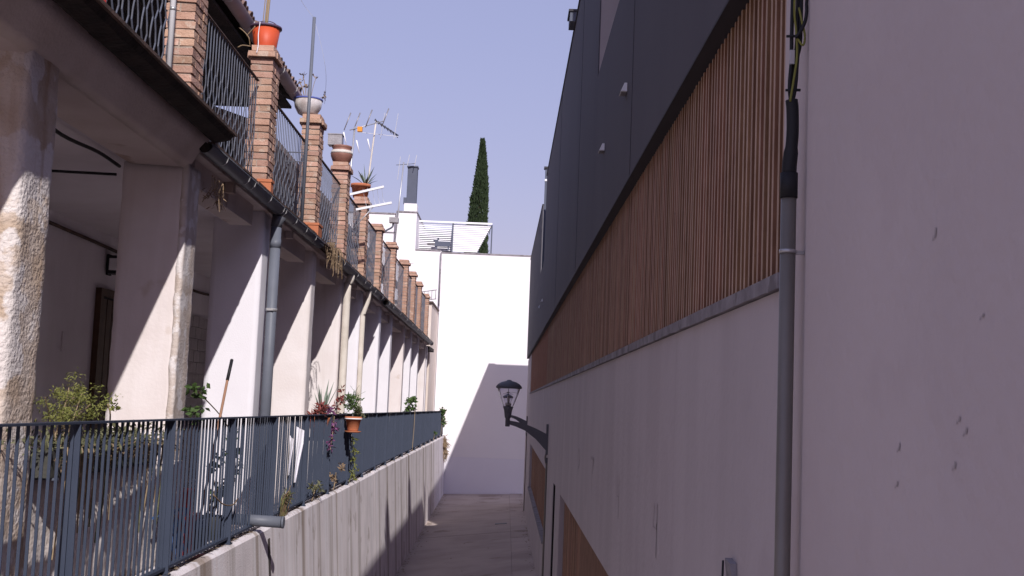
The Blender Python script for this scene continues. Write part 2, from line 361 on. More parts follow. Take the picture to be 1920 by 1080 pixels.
# ------------------------------------------------------------------ blue railing
rl = thing('railing', 'long slate blue metal railing of upright flat bars along the top of the concrete wall', 'railing', (-2.72, 13, -1.44))
def rtop(y): return -.217 - .0042 * (y - 6.5)
def rbot(y): return -1.432 + .0012 * (y - 10)
Y0, Y1 = 4.9, 52.3
b = MB()
for k in range(16):
    a, c = Y0 + (Y1 - Y0) * k / 16, Y0 + (Y1 - Y0) * (k + 1) / 16
    b.hexa([(-2.755, a, rtop(a) - .014), (-2.69, a, rtop(a) - .014), (-2.69, c, rtop(c) - .014), (-2.755, c, rtop(c) - .014),
            (-2.755, a, rtop(a)), (-2.69, a, rtop(a)), (-2.69, c, rtop(c)), (-2.755, c, rtop(c))])
b.build('handrail', 'rail', rl)
b = MB()
for k in range(16):
    a, c = Y0 + (Y1 - Y0) * k / 16, Y0 + (Y1 - Y0) * (k + 1) / 16
    b.hexa([(-2.75, a, rbot(a) - .012), (-2.695, a, rbot(a) - .012), (-2.695, c, rbot(c) - .012), (-2.75, c, rbot(c) - .012),
            (-2.75, a, rbot(a) + .012), (-2.695, a, rbot(a) + .012), (-2.695, c, rbot(c) + .012), (-2.75, c, rbot(c) + .012)])
b.build('bottom_rail', 'rail', rl)
posts = [5.45] + [7.667 + 2.19 * k for k in range(21)]
pm = mesh(MB().hexa([(-.05, -.006, 0), (.05, -.006, 0), (.05, .006, 0), (-.05, .006, 0), (-.034, -.006, 1), (.034, -.006, 1), (.034, .006, 1), (-.034, .006, 1)]), 'post', 'rail')
fm = mesh(MB().box(-.06, .06, -.05, .05, 0, .012).tube([(.04, .03, .01), (.04, .03, .03)], .012, 6), 'base_plate', 'rail')
for y in posts:
    z0 = -1.488; p = inst('post', pm, rl, (-2.722, y, z0), sc=(1, 1, rtop(y) - .016 - z0)); ORG[p.name] = (0, 0, 0)
    q = bpy.data.objects.new('base_plate', fm); COL.objects.link(q); q.parent = p; q.location = (0, 0, 0); q.scale = (1, 1, 1 / (rtop(y) - .016 - z0))
bm_ = mesh(MB().box(-.0095, .0095, -.004, .004, 0, 1), 'baluster', 'rail')
cnt = 0; rest = MB(); y = Y0 + .05; lastp = None
while y < Y1:
    if all(abs(y - q) > .035 for q in posts):
        z0, z1 = rbot(y) + .012, rtop(y) - .014
        if cnt < 300:
            inst('baluster', bm_, rl, (-2.722 + random.uniform(-.002, .002), y, z0), rot=(0, random.uniform(-.004, .004), 0), sc=(1, 1, z1 - z0)); cnt += 1
        else: rest.box(-2.7315, -2.7125, y - .004, y + .004, z0, z1)
    y += .1217
rest.build('far_balusters', 'rail', rl, kind='stuff')

# ------------------------------------------------------------------ old arcaded house (left)
house = thing('arcaded_house', 'old whitewashed house with a row of deep piers, porch and brick topped balcony', 'house', (-4, 25, -1.56))
def gz(y): return -.0003 * (y - 11.3) - .00013 * (y - 11.3) ** 2
PY = [11.0, 14.5, 18.2, 21.5, 24.3, 28.0, 30.8, 34.7, 37.3, 40.3, 44.0]
pmat = ['cream', 'pierwhite', 'pierold', 'pierold', 'pierwhite', 'pierwhite', 'pierwhite', 'cream', 'pierwhite', 'pierwhite', 'pierold']
rough_box(-3.66, -3.05, 7.32, 7.84, -1.56, 2.2, .05, .013, 1, 1.2).build('pier', 'rough', house, label='pier of crumbling bare brown masonry')
rough_box(-3.66, -3.05, 3.9, 4.4, -1.56, 2.2, .1, .012, 9, 1.0).build('pier', 'rough', house)
for i, (y, m_) in enumerate(zip(PY, pmat)):
    dz = gz(y)
    if i < 6:
        ob = rough_box(-3.655, -3.05, y, y + .42, -1.56, (2.10 if i == 0 else 2.23) + dz, .07, (.008, .003, .006, .006, .004, .004)[i], i + 2, (1.4, .4, 1, .9, .4, .4)[i]).build('pier', m_, house)
        if i == 0:
            rough_box(-3.10, -3.035, y - .004, y + .43, -1.5, 2.10, .04, .009, 5, .5).build('worn_pier_edge', 'worn', house)
    else: MB().box(-3.65, -3.05, y, y + .40, -1.56, (2.10 if i == 0 else 2.23) + dz).build('pier', m_, house)
# back wall, ceiling, beams
MB().box(-5.7, -5.42, 2, 45.2, -1.56, 2.04).build('back_wall', 'porch', house)
MB().hexa([(-5.7, 2, 2.05), (-3.6, 2, 2.15), (-3.6, 45.2, 2.06), (-5.7, 45.2, 1.96), (-5.7, 2, 2.22), (-3.6, 2, 2.22), (-3.6, 45.2, 2.1), (-5.7, 45.2, 2.1)]).build('porch_ceiling', 'porch', house)
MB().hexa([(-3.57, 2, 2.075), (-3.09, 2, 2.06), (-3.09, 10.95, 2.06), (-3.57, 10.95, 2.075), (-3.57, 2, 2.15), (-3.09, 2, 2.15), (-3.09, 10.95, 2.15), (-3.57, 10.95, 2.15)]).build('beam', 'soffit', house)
b = MB(); n = 24
for i in range(n + 1):
    y = 2 + (11.05 - 2) * i / n; d = .012 * noise.noise(Vector((y * 2.5, 0, 4)))
    b.v += [(-3.085, y, 2.055), (-3.02, y, 2.12 + d), (-2.94, y, 2.26 + d), (-2.86, y, 2.35), (-3.085, y, 2.35)]
for i in range(n):
    for j in range(5):
        q = i * 5; b.f.append((q + j, q + 5 + j, q + 5 + (j + 1) % 5, q + (j + 1) % 5)); b.sm.append(j < 3)
b.f.append((4, 3, 2, 1, 0)); b.f.append(tuple(n * 5 + j for j in range(5))); b.sm += [False, False]
b.build('cornice', 'soffit', house)
# near slab with rotten edge
b = MB(); n = 60
for i in range(n + 1):
    y = 2 + (11.07 - 2) * i / n; d = .03 * abs(noise.noise(Vector((y * 3, 2, 4)))) + .035 * max(0, noise.noise(Vector((y * 13, 1, 0))))
    b.v += [(-2.90, y, 2.352), (-2.82, y, 2.325 - d), (-2.69, y, 2.35 - d * .6), (-2.655, y, 2.39), (-2.90, y, 2.39)]
for i in range(n):
    for j in range(5):
        q = i * 5; b.f.append((q + j, q + 5 + j, q + 5 + (j + 1) % 5, q + (j + 1) % 5)); b.sm.append(False)
b.f.append((4, 3, 2, 1, 0)); b.f.append(tuple(n * 5 + j for j in range(5))); b.sm += [False, False]
b.build('rotten_fascia', 'darkwood', house)
MB().box(-3.6, -2.63, 2, 11.1, 2.392, 2.42).build('balcony_edge', 'liptile', house)
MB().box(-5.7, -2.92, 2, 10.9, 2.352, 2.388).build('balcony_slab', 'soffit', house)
# main slab beyond
def sheared(x0, x1, y0, y1, z0, z1): return MB().hexa([(x0, y0, z0 + gz(y0)), (x1, y0, z0 + gz(y0)), (x1, y1, z0 + gz(y1)), (x0, y1, z0 + gz(y1)), (x0, y0, z1 + gz(y0)), (x1, y0, z1 + gz(y0)), (x1, y1, z1 + gz(y1)), (x0, y1, z1 + gz(y1))])
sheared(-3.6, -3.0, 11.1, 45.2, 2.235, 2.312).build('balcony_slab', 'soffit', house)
ya = 11.12
while ya < 45.1:
    L_ = min(random.uniform(.38, .43) * (1 if ya < 25 else 3), 45.2 - ya)
    e = random.uniform(-.012, .012)
    sheared(-3.4, -2.84 + e, ya + .004, ya + L_ - .004, 2.315 + random.uniform(0, .005), 2.344).build('edge_tile', 'liptile', house); ya += L_
bounds = [7.84] + [q for y in PY for q in (y, y + .42)]
for k in range(0, len(bounds) - 1, 2):
    a, c = bounds[k] , bounds[k + 1]
    if k == 0: continue
    dz = gz(a)
    MB().box(-3.36, -3.10, a + .02, c - .4 if k < 12 else c - .02, 1.98 + dz, 2.228 + dz).build('lintel', 'soffit', house)
    MB().box(-3.09, -3.0, a + 1.2, a + 1.32, 2.12 + dz, 2.228 + dz).build('joist_end', 'soffit', house)
MB().box(-5.7, -3.05, 44.8, 45.2, -1.56, 2.0).build('end_wall', 'porch', house)
# door in the porch
dr = MB().box(-5.415, -5.385, 15.72, 16.62, -1.55, 1.20).build('door', 'void', house)
for (y0, y1, z0, z1) in ((15.62, 15.72, -1.55, 1.30), (16.62, 16.72, -1.55, 1.30), (15.72, 16.62, 1.20, 1.30)):
    MB().box(-5.418, -5.34, y0, y1, z0, z1).build('door_frame', 'door', dr)
for k in range(4): MB().box(-5.384, -5.37, 15.76 + k * .21, 15.94 + k * .21, -1.5, 1.17).build('door_plank', 'door', dr)
MB().box(-5.418, -5.40, 14.55, 14.68, .42, .66).build('house_number_plate', 'porch', house)
# painted blocks in second bay
bk = mesh(MB().box(0, .03, 0, .385, 0, .19), 'block', 'block')
for r_ in range(14):
    for c_ in range(7):
        inst('block', bk, house, (-5.418 + random.uniform(0, .006), 19.0 + c_ * .4 + (.2 if r_ % 2 else 0), -1.5 + r_ * .2))
# low parapet between first piers
b = rough_box(-3.25, -2.99, 7.86, 10.98, -1.56, -.63, .06, .035, 14, .5)
b.v = [(x + (y - 9.9) * .085, y, z) for x, y, z in b.v]
b.build('parapet', 'rubble', house)
# upper storey
MB().box(-5.7, -5.0, 2, 18.85, 2.33, 5.08).build('upper_wall', 'ledge', house)
MB().box(-5.7, -5.0, 18.86, 44.9, 2.33, 4.42).build('upper_wall', 'ledge', house)
for y in (12.2, 16.0, 19.8, 23.2):
    f = MB().box(-4.998, -4.96, y, y + .95, 2.34, 4.3).build('balcony_door', 'void', house)
rf = MB().hexa([(-7.8, 4, 6.0), (-3.56, 4, 4.70), (-3.56, 18.8, 4.66), (-7.8, 18.8, 5.96), (-7.8, 4, 6.1), (-3.56, 4, 4.80), (-3.56, 18.8, 4.76), (-7.8, 18.8, 6.06)]).build('roof', 'darkwood', house)
tm = MB()
for q in range(2):
    r_ = .085
    for t in range(7):
        a = math.pi * t / 6
        tm.v.append((q * -.42, math.cos(a) * r_, math.sin(a) * r_))
for t in range(6): tm.f.append((t, t + 1, 7 + t + 1, 7 + t)); tm.sm.append(True)
for q in range(2):
    for t in range(7):
        a = math.pi * t / 6; tm.v.append((q * -.42, math.cos(a) * .07, math.sin(a) * .07))
for t in range(6): tm.f.append((14 + t + 1, 14 + t, 21 + t, 21 + t + 1)); tm.sm.append(True); tm.f.append((t + 1, t, 14 + t, 14 + t + 1)); tm.sm.append(False)
tme = mesh(tm, 'roof_tile', 'tile')
for k in range(62):
    y = 6.2 + k * .203
    for j in range(2):
        inst('roof_tile', tme, rf, (-3.47 - j * .36 + random.uniform(-.015, .015), y, 4.80 + j * .125 - (y - 4) * .0027), rot=(0, .30, random.uniform(-.03, .03)))
b = MB()
for k in range(13):
    t0 = 4 + (18.75 - 4) * k / 12; 
    for j in range(9):
        a = math.pi * (1 + j / 8); b.v.append((-3.50 + math.cos(a) * .095, t0, 4.74 - (t0 - 4) * .0027 + math.sin(a) * .10))
for k in range(12):
    for j in range(8):
        q = k * 9; b.f.append((q + j, q + 9 + j, q + 10 + j, q + j + 1)); b.sm.append(True)
b.f.append(tuple(range(12 * 9, 12 * 9 + 9))); b.sm.append(False)
eg = b.build('eave_gutter', 'fascia', rf)
for k in range(10):
    y = 8.6 + k * 1.05; zz = 4.74 - (y - 4) * .0027
    MB().tube([(-3.50 + math.cos(math.pi * (1 + j / 6)) * .10, y, zz + math.sin(math.pi * (1 + j / 6)) * .105) for j in range(7)], .007, 4).build('bracket', 'clip', house)
MB().box(-5.0, -3.6, 4, 18.7, 4.52, 4.56).build('eave_soffit', 'darkwood', house)
MB().hexa([(-7.8, 18.9, 5.4), (-4.05, 18.9, 4.2), (-4.05, 44.9, 4.05), (-7.8, 44.9, 5.2), (-7.8, 18.9, 5.5), (-4.05, 18.9, 4.3), (-4.05, 44.9, 4.15), (-7.8, 44.9, 5.3)]).build('roof', 'tile', house)

# cables in porch
tag(MB().tube(smooth_path([(-3.62, 6.5, 2.05), (-3.66, 8.6, 2.06), (-3.70, 9.6, 2.03), (-3.68, 10.4, 2.06), (-3.68, 11.0, 2.05)], 5), .016, 6).build('cable', 'black'), 'dark electric cable sagging along the inner edge of the porch ceiling beam', 'cable')
tag(MB().tube(smooth_path([(-5.40, 9.5, 1.93), (-5.39, 12.6, 1.90), (-5.39, 14.2, 1.88), (-5.39, 16.5, 1.84), (-5.39, 20.5, 1.70), (-5.39, 23.5, 1.86)], 5), .022, 6).build('cable', 'liptile'), 'grey bundle of cables running along the top of the porch back wall', 'cable')
tag(MB().tube([(-5.38, 10.9, 1.98), (-3.67, 10.9, 1.955)], .014, 6).build('cable', 'black'), 'straight black cable crossing the porch under the ceiling', 'cable')
wl = thing('wall_lantern', 'small black lantern on the porch back wall beside the cream pier', 'lamp', (-5.4, 15.6, 1.62))
MB().box(-5.418, -5.39, 15.95, 16.1, 1.5, 1.78).build('back_plate', 'black', wl)
MB().box(-5.388, -5.22, 15.9, 16.15, 1.52, 1.76).build('lantern_box', 'black', wl)
MB().box(-5.36, -5.25, 15.885, 15.898, 1.56, 1.72).build('pane', 'whitepipe', wl)

# ------------------------------------------------------------------ gutters & down pipes of the balcony
def gutter(a, c, label, brk):
    t = thing('gutter', label, 'gutter', (-2.6, a, 2.05), 'gutters under the balcony edge')
    b = MB(); n = max(2, int((c - a) / 1.0))
    for k in range(n + 1):
        y = a + (c - a) * k / n
        for rr in (.078, .07):
            for j in range(9):
                an = math.pi * (1 + j / 8); b.v.append((-2.904 + math.cos(an) * rr, y, 2.288 + gz(y) + math.sin(an) * rr))
    for k in range(n):
        for j in range(8):
            q = k * 18
            b.f.append((q + j, q + 18 + j, q + 19 + j, q + j + 1)); b.f.append((q + 9 + j + 1, q + 27 + j + 1, q + 27 + j, q + 9 + j)); b.sm += [True, True]
    for k, fl_ in ((n, 1),):
        q = k * 18; f = tuple(q + j for j in range(9)); b.f.append(f if fl_ else f[::-1]); b.sm.append(False)
    b.build('trough', 'zinc', t)
    q = MB(); q.tube([(-2.904, a - .012, 2.26 + gz(a)), (-2.904, a - .002, 2.26 + gz(a))], .05, 10); q.build('stop_end', 'darkwood', t)
    MB().tube([(-2.828, a + (c - a) * q / 6, 2.29 + gz(a + (c - a) * q / 6)) for q in range(7)], .010, 6).build('rolled_edge', 'zinc', t)
    for y in brk:
        MB().tube([(-2.904 + math.cos(math.pi * (1 + j / 6)) * .083, y, 2.288 + gz(y) + math.sin(math.pi * (1 + j / 6)) * .083) for j in range(7)], .0065, 4).build('bracket', 'clip', t)
    return t
gutter(11.0, 17.85, 'dark grey half round gutter with pale brackets, nearest stretch beneath the brick balcony', [11.6, 12.6, 12.9, 13.8, 14.6, 14.75, 15.5, 16.3, 17.1])
gutter(19.4, 26.9, 'dark grey half round gutter in the middle stretch below the dried hanging weeds', [20.2, 22.0, 23.2, 24.1, 25.0, 26.5])
gutter(27.8, 44.9, 'long dark gutter on the farthest stretch of the balcony edge', [28, 29, 31, 33, 35, 37, 39, 41, 43])
dp = thing('downpipe', 'thick grey drainpipe in front of the bright white pier', 'downpipe', (-2.935, 14.72, -1.56))
PX, PYY = -2.935, 14.72
MB().tube([(PX, PYY, -1.56), (PX, PYY, 2.06)], .064, 16).build('pipe_body', 'pipe', dp)
MB().tube([(PX, PYY, 2.061), (PX + .005, PYY, 2.12), (PX + .03, PYY, 2.20)], [.067, .07, .085], 16).build('funnel', 'zinc', dp)
MB().tube([(PX, PYY, 1.80), (PX, PYY, 1.91)], .069, 16).build('pipe_joint', 'pipe', dp)
MB().tube([(PX, PYY, 1.015), (PX, PYY, 1.05)], .071, 16).build('clamp', 'clip', dp)
MB().box(PX - .04, PX + .04, PYY - .09, PYY - .073, 1.02, 1.045).build('clamp_lug', 'clip', dp)
dp = thing('downpipe', 'slim greenish grey drainpipe in front of the fifth pier, by the red aloes', 'downpipe', (-2.96, 21.6, -1.56))
MB().tube(smooth_path([(-2.96, 21.6, -1.56), (-2.96, 21.6, 0), (-2.96, 21.6, 1.9), (-2.945, 21.6, 2.05), (-2.91, 21.6, 2.13), (-2.904, 21.6, 2.2)], 4), .068, 12).build('pipe_body', 'creampipe', dp)
dp = thing('downpipe', 'cream painted drainpipe with a swan neck bend just below the gutter', 'downpipe', (-2.98, 24.4, -1.56))
MB().tube(smooth_path([(-3.0, 24.4, -1.56), (-3.0, 24.4, 0), (-3.0, 24.4, 1.50), (-2.99, 24.4, 1.72), (-2.93, 24.4, 1.92), (-2.905, 24.4, 2.05), (-2.904, 24.4, 2.18)], 4), .052, 12).build('pipe_body', 'creampipe', dp)
wp = thing('white_pipe', 'shiny white plastic pole rising in front of the nearest brick pillar', 'pipe', (-2.82, 9.44, 2.424))
MB().tube([(-2.82, 9.44, 2.424), (-2.83, 9.46, 5.4)], .025, 12).build('pipe_body', 'whitepipe', wp)
MB().tube([(-2.8215, 9.44, 3.05), (-2.8216, 9.44, 3.08)], .0235, 12).build('pipe_joint', 'clip', wp)

# ------------------------------------------------------------------ brick pillars
QY = [10.89, 14.46, 18.15, 21.43, 24.48, 27.47, 30.95, 34.9, 37.76, 40.5, 44.3]
QT = [5.2, 4.29, 4.33, 4.25, 4.14, 4.03, 4.08, 4.09, 4.06, 4.02, 3.95]
QL = ['brick pillar nearest the white pole, cut off by the top of the photo', 'brick pillar with an orange bucket standing on its cap',
      'brick pillar with a white and blue bowl standing on its cap', 'brick pillar with a round brown clay pot standing on its cap',
      'brick pillar with a terracotta agave pot standing on its cap', 'brick pillar beside the clothes rack and behind the floodlight bracket',
      'brick pillar next to the floodlight, seventh in the row', 'slim far brick pillar, fourth from the end of the row', 'slim far brick pillar, third from the end of the row',
      'slim far brick pillar, last but one in the row', 'last slim brick pillar of the row, nearest the far white house']
def brickmesh(k):
    rn = random.Random(k); b = MB(); j = lambda: rn.uniform(-.004, .004)
    b.hexa([(-.137 + j(), -.065 + j(), j()), (.137 + j(), -.065 + j(), j()), (.137 + j(), .065 + j(), j()), (-.137 + j(), .065 + j(), j()), (-.137 + j(), -.065 + j(), .065 + j()), (.137 + j(), -.065 + j(), .065 + j()), (.137 + j(), .065 + j(), .065 + j()), (-.137 + j(), .065 + j(), .065 + j())])
    return mesh(b, 'brick', 'brick')
BR = [brickmesh(k) for k in range(6)]
for i, (y, zt) in enumerate(zip(QY, QT)):
    z0 = 2.346 + gz(y); z0 = 2.422 if i == 0 else z0
    p = thing('brick_pillar', QL[i], 'pillar', (-3.18, y + .22, z0), 'brick pillars along the balcony')
    far = i >= 6; fb = MB(); H = zt - z0; nC = int(round(H / .084)); ch = H / nC; cx, cy = -3.18, y + .215
    MB().box(cx - .126, cx + .126, cy - .198, cy + .198, z0, zt - .01).build('mortar_core', 'mortar', p)
    for r_ in range(nC):
        z = z0 + r_ * ch + .01; cap = (r_ == nC - 2 and i > 0)
        if r_ % 2 == 0: lay = [(0, -.144, 0), (0, 0, 0), (0, .144, 0)]
        else: lay = [(-.072, -.072, 1), (.072, -.072, 1), (0, .144, 0)]
        if r_ % 4 == 3: lay = [(-a, -b_, o) for a, b_, o in lay]
        if cap: lay = [(0, -.19, 0), (0, .19, 0), (-.105, 0, 1), (.105, 0, 1)]
        for (dx, dy, o) in lay:
            s_ = 1.2 if cap else 1.0
            xx, yy = cx + dx + random.uniform(-.006, .006), cy + dy + random.uniform(-.006, .006)
            rz = (math.pi / 2 if o else 0) + random.uniform(-.02, .02) + (math.pi if random.random() < .5 else 0)
            if not far:
                inst('brick', random.choice(BR), p, (xx, yy, z), (random.uniform(-.015, .015), random.uniform(-.015, .015), rz), (s_, s_, ch / .084))
            else:
                hx, hy = (.065, .137) if o else (.137, .065)
                fb.box(xx - hx * s_, xx + hx * s_, yy - hy * s_, yy + hy * s_, z, z + .062 * ch / .084)
    if far: fb.build('brick_courses', 'brickfar', p, kind='stuff')

# ------------------------------------------------------------------ wrought iron balcony railings
def wavebar(ph):
    b = MB(); pts = []
    for k in range(15):
        t = k / 14
        if t < .62: pts.append((0, .032 * math.sin(t * 2 * math.pi * 3.2 / .62 + ph), t))
        else: pts.append((0, .032 * math.sin(2 * math.pi * 3.2 + ph) * (1 - (t - .62) / .1) if t < .72 else 0, t))
    b.tube(pts, .0075, 4); return mesh(b, 'bar', 'iron')
WB = [wavebar(0), wavebar(math.pi)]
RX = -3.2
RLb = ['wrought iron balcony railing with wavy bars to the left of the white pole', 'wavy wrought iron balcony railing just left of the orange bucket pillar', 'wavy wrought iron balcony railing behind the tall thin grey pole',
       'wavy iron balcony railing between the bowl pillar and the clay pot pillar', 'wavy iron balcony railing between the clay pot pillar and the agave pillar', 'dark iron balcony railing by the clothes rack']
spans = [(5.0, 9.85), (11.34, 14.40), (14.92, 18.10), (18.60, 21.38), (21.9, 24.43), (24.95, 27.42), (27.95, 30.9), (31.4, 34.85), (35.35, 37.7), (38.2, 40.45), (40.95, 44.2)]
for i, (a, c) in enumerate(spans):
    far = i >= 6
    z0 = (2.43 if i == 0 else 2.36 + gz(a)); z1 = 3.82
    x = -2.95 if i == 0 else (-3.2 if i < 3 else -3.16)
    lab = RLb[i] if i < 6 else 'far dark iron balcony railing, number %s after the clothes rack between slim brick pillars' % ['one', 'two', 'three', 'four', 'five'][i - 6]
    t = thing('balcony_railing', lab, 'railing', (x, (a + c) / 2, z0), 'iron railings between the brick pillars')
    MB().box(x - .018, x + .018, a, c, z1 - .014, z1).build('top_rail', 'liptile', t)
    MB().box(x - .012, x + .012, a, c, z0 + .06, z0 + .075).build('bottom_rail', 'iron', t)
    n = int((c - a) / (.115 if not far else .17))
    for k in range(n):
        inst('bar', WB[k % 2], t, (x, a + (k + .5) * (c - a) / n, z0 + .07), sc=(1, 1, z1 - z0 - .08))

# ------------------------------------------------------------------ pots and things on the balcony
CX = -3.2
bu = thing('bucket', 'bright orange plastic bucket with a thin stem growing from it on a brick pillar', 'bucket', (CX, 14.68, 4.285))
b = MB().lathe([(.135, 0), (.14, .02), (.176, .27), (.168, .27), (.16, .24)], (CX, 14.68, 4.287), 22); b.build('bucket_body', 'orange', bu)
MB().lathe([(.178, .262), (.196, .266), (.196, .29), (.17, .292), (.165, .27)], (CX, 14.68, 4.287), 22).build('rim', 'rim', bu)
MB().lathe([(.0, .25), (.166, .25)], (CX, 14.68, 4.287), 16).build('soil', 'bark', bu)
MB().tube([(CX + .15 * math.cos(math.pi * k / 10) * 1.0, 14.66, 4.56 + .09 * math.sin(math.pi * k / 10)) for k in range(11)], .006, 5).build('handle', 'rim', bu)
for k, (dx, r_) in enumerate(((-.02, .012), (.0, .016), (-.05, .006))):
    MB().tube(smooth_path([(CX + dx, 14.68, 4.52), (CX + dx + .01, 14.68, 4.8), (CX + dx + .03, 14.70, 5.4)], 4), r_, 6).build('stem', 'stem', bu)
MB().tube(smooth_path([(CX - .04, 14.49, 4.58), (CX - .05, 14.48, 4.42), (CX - .03, 14.42, 4.27), (CX - .04, 14.40, 4.16)], 5), .006, 5).build('string', 'cloth', bu)
tg = thing('dry_twigs', 'bare pale twigs sticking out left of the orange bucket', 'twig', (CX - .15, 14.5, 4.3))
for pts in ([(CX - .16, 14.55, 4.28), (CX - .17, 14.5, 4.38), (CX - .24, 14.5, 4.46), (CX - .3, 14.48, 4.5)], [(CX - .2, 14.5, 4.40), (CX - .12, 14.5, 4.50), (CX - .1, 14.5, 4.53)], [(CX - .14, 14.5, 4.27), (CX - .24, 14.5, 4.28), (CX - .3, 14.5, 4.25)]):
    MB().tube(smooth_path(pts, 3), .0075, 5).build('twig', 'dry', tg)
bo = thing('bowl_planter', 'round white bowl with a blue rim on a brick pillar, dry flower stalks in it', 'planter', (-3.28, 18.36, 4.33))
MB().lathe([(.09, 0), (.15, .03), (.205, .13), (.222, .24), (.2, .24), (.19, .2)], (-3.28, 18.36, 4.335), 24).build('bowl', 'ceramic', bo)
MB().lathe([(.222, .235), (.23, .24), (.23, .262), (.205, .262), (.2, .24)], (-3.28, 18.36, 4.335), 24).build('rim', 'blue', bo)
MB().lathe([(0, .215), (.2, .215)], (-3.28, 18.36, 4.335), 16).build('soil', 'bark', bo)
for dx, dz, r_ in ((-.12, .32, .008), (-.08, .42, .006), (.08, .40, .004), (.2, .10, .003), (-.03, .25, .004)):
    pts = [(-3.28 + dx * .3, 18.36, 4.54), (-3.28 + dx * .8, 18.36, 4.56 + dz * .6), (-3.28 + dx * 1.3, 18.36, 4.56 + dz)]
    MB().tube(smooth_path(pts, 4), r_, 5).build('stalk', 'stem', bo)
    leafball(pts[-1], (.05, .05, .05), 14, .05, .03, 'dry', 'seed_head', bo, seed=int(dz * 100))
cp = thing('clay_pot', 'squat glazed brown clay pot with pale band on a brick pillar', 'pot', (-3.2, 21.64, 4.25))
MB().lathe([(.13, 0), (.15, .01), (.195, .12), (.2, .16), (.17, .245), (.165, .26), (.186, .285), (.186, .31), (.16, .31)], (-3.2, 21.64, 4.255), 24).build('pot_body', 'clay', cp)
MB().lathe([(.2035, .165), (.186, .225), (.183, .222), (.1995, .162)], (-3.2, 21.64, 4.255), 24).build('pale_band', 'creampipe', cp)
MB().lathe([(0, .29), (.17, .29)], (-3.2, 21.64, 4.255), 14).build('soil', 'bark', cp)
tn = thing('tin_box', 'grey square tin balanced on the rim of the brown clay pot', 'tin', (-3.31, 21.6, 4.56))
MB().box(-3.445, -3.19, 21.5, 21.72, 4.567, 4.755).build('tin_body', 'tin', tn); MB().box(-3.455, -3.18, 21.49, 21.73, 4.756, 4.772).build('lid', 'tin', tn)
ap = thing('agave_pot', 'wide terracotta pot of grey green agave on a brick pillar', 'potted plant', (-3.22, 24.7, 4.14))
MB().lathe([(.15, 0), (.19, .22), (.21, .22), (.21, .28), (.18, .28), (.17, .2)], (-3.22, 24.7, 4.145), 22).build('pot_body', 'terra', ap)
MB().lathe([(0, .25), (.18, .25)], (-3.22, 24.7, 4.145), 14).build('soil', 'bark', ap)
spiky((-3.12, 24.7, 4.40), 13, .46, .024, 'agave', 'agave_leaf', ap, 3, 1.15)
for (xx, yy, z, lab, sx, sy) in ((-2.97, 14.1, 2.35, 'small terracotta box on the balcony ledge below the orange bucket pillar', .16, .14), (-2.97, 17.6, 2.35, 'long terracotta trough on the balcony ledge below the bowl pillar', .22, .34)):
    t = thing('ledge_planter', lab, 'planter', (xx, yy, z), 'terracotta boxes on the balcony ledge')
    z += gz(yy)
    b = MB(); b.box(xx - sx / 2, xx + sx / 2, yy - sy / 2, yy + sy / 2, z, z + .15); b.build('planter_body', 'terra', t)
    MB().box(xx - sx / 2 - .01, xx + sx / 2 + .01, yy - sy / 2 - .01, yy + sy / 2 + .01, z + .151, z + .185).build('rim', 'terra', t)
pl = thing('pole', 'tall thin grey metal pole tied to the balcony railing', 'pole', (-2.9, 16.4, 2.2))
MB().tube([(-2.93, 16.42, 2.345), (-2.915, 16.42, 5.29)], .0235, 10).build('pole_shaft', 'pipe', pl)
for z in (3.22, 3.35): MB().box(-3.2, -2.94, 16.41, 16.43, z, z + .012).build('tie', 'iron', pl)
tag(MB().tube(smooth_path([(-2.915, 16.42, 5.25), (-2.8, 16.42, 4.9), (-2.72, 16.5, 4.5), (-2.8, 17, 4.2)], 5), .0025, 4).build('wire', 'rod'), 'very thin wire hanging from the top of the tall grey pole', 'wire')
tag(MB().tube(smooth_path([(-2.915, 16.42, 5.27), (-3.1, 16.3, 5.5), (-3.3, 16, 5.9), (-3.5, 15, 6.6)], 5), .0025, 4).build('wire', 'rod'), 'very thin wire rising from the grey pole into the sky', 'wire')
cl = tag(leafball((-2.86, 7.9, 2.92), (.12, .24, .10), 1, .1, .1, 'red', 'red_cloth', None), 'scrap of bright red cloth hung on the balcony railing at the top edge', 'cloth')
bpy.data.objects.remove(cl)
b = MB(); n = 12
for i in range(n + 1):
    for j in range(7):
        u_, v_ = i / n, j / 6
        b.v.append((-2.91 + .03 * math.sin(u_ * 13) * v_ + .02 * v_, 7.35 + u_ * .75, 3.12 - v_ * (.55 + .10 * math.sin(u_ * 9)) ))
for i in range(n):
    for j in range(6): q = i * 7 + j; b.f.append((q, q + 7, q + 8, q + 1)); b.sm.append(True)
rc = b.build('red_cloth', 'red'); tag(rc, 'bright red cloth hanging on the balcony railing at the top edge', 'cloth')
# clothes rack
cr = thing('clothes_rack', 'white folding clothes rack arms reaching out from the balcony', 'clothes rack', (-3.2, 23.2, 3.8))
for (p0, p1) in (((-3.24, 23.2, 3.945), (-2.57, 23.2, 4.13)), ((-3.09, 23.2, 3.655), (-2.40, 23.2, 3.82))):
    MB().tube([p0, p1], .03, 4, up=(0, 1, 0)).build('arm', 'louvre', cr)
for k in range(5):
    x = -2.98 + k * .09
    MB().tube(smooth_path([(x, 23.2, 4.0 + (x + 3.24) * .27), (x + .04, 23.22, 3.9), (x + .10, 23.2, 3.66 + (x + 3.1) * .24)], 3), .004, 4).build('line', 'rod', cr)
MB().tube([(-3.3, 23.3, 3.1), (-2.75, 23.2, 3.73)], .009, 5).build('strut', 'rod', cr)
fl_ = thing('floodlight', 'small grey floodlight on a bent bracket at the brick pillars', 'lamp', (-2.84, 28, 4.1))
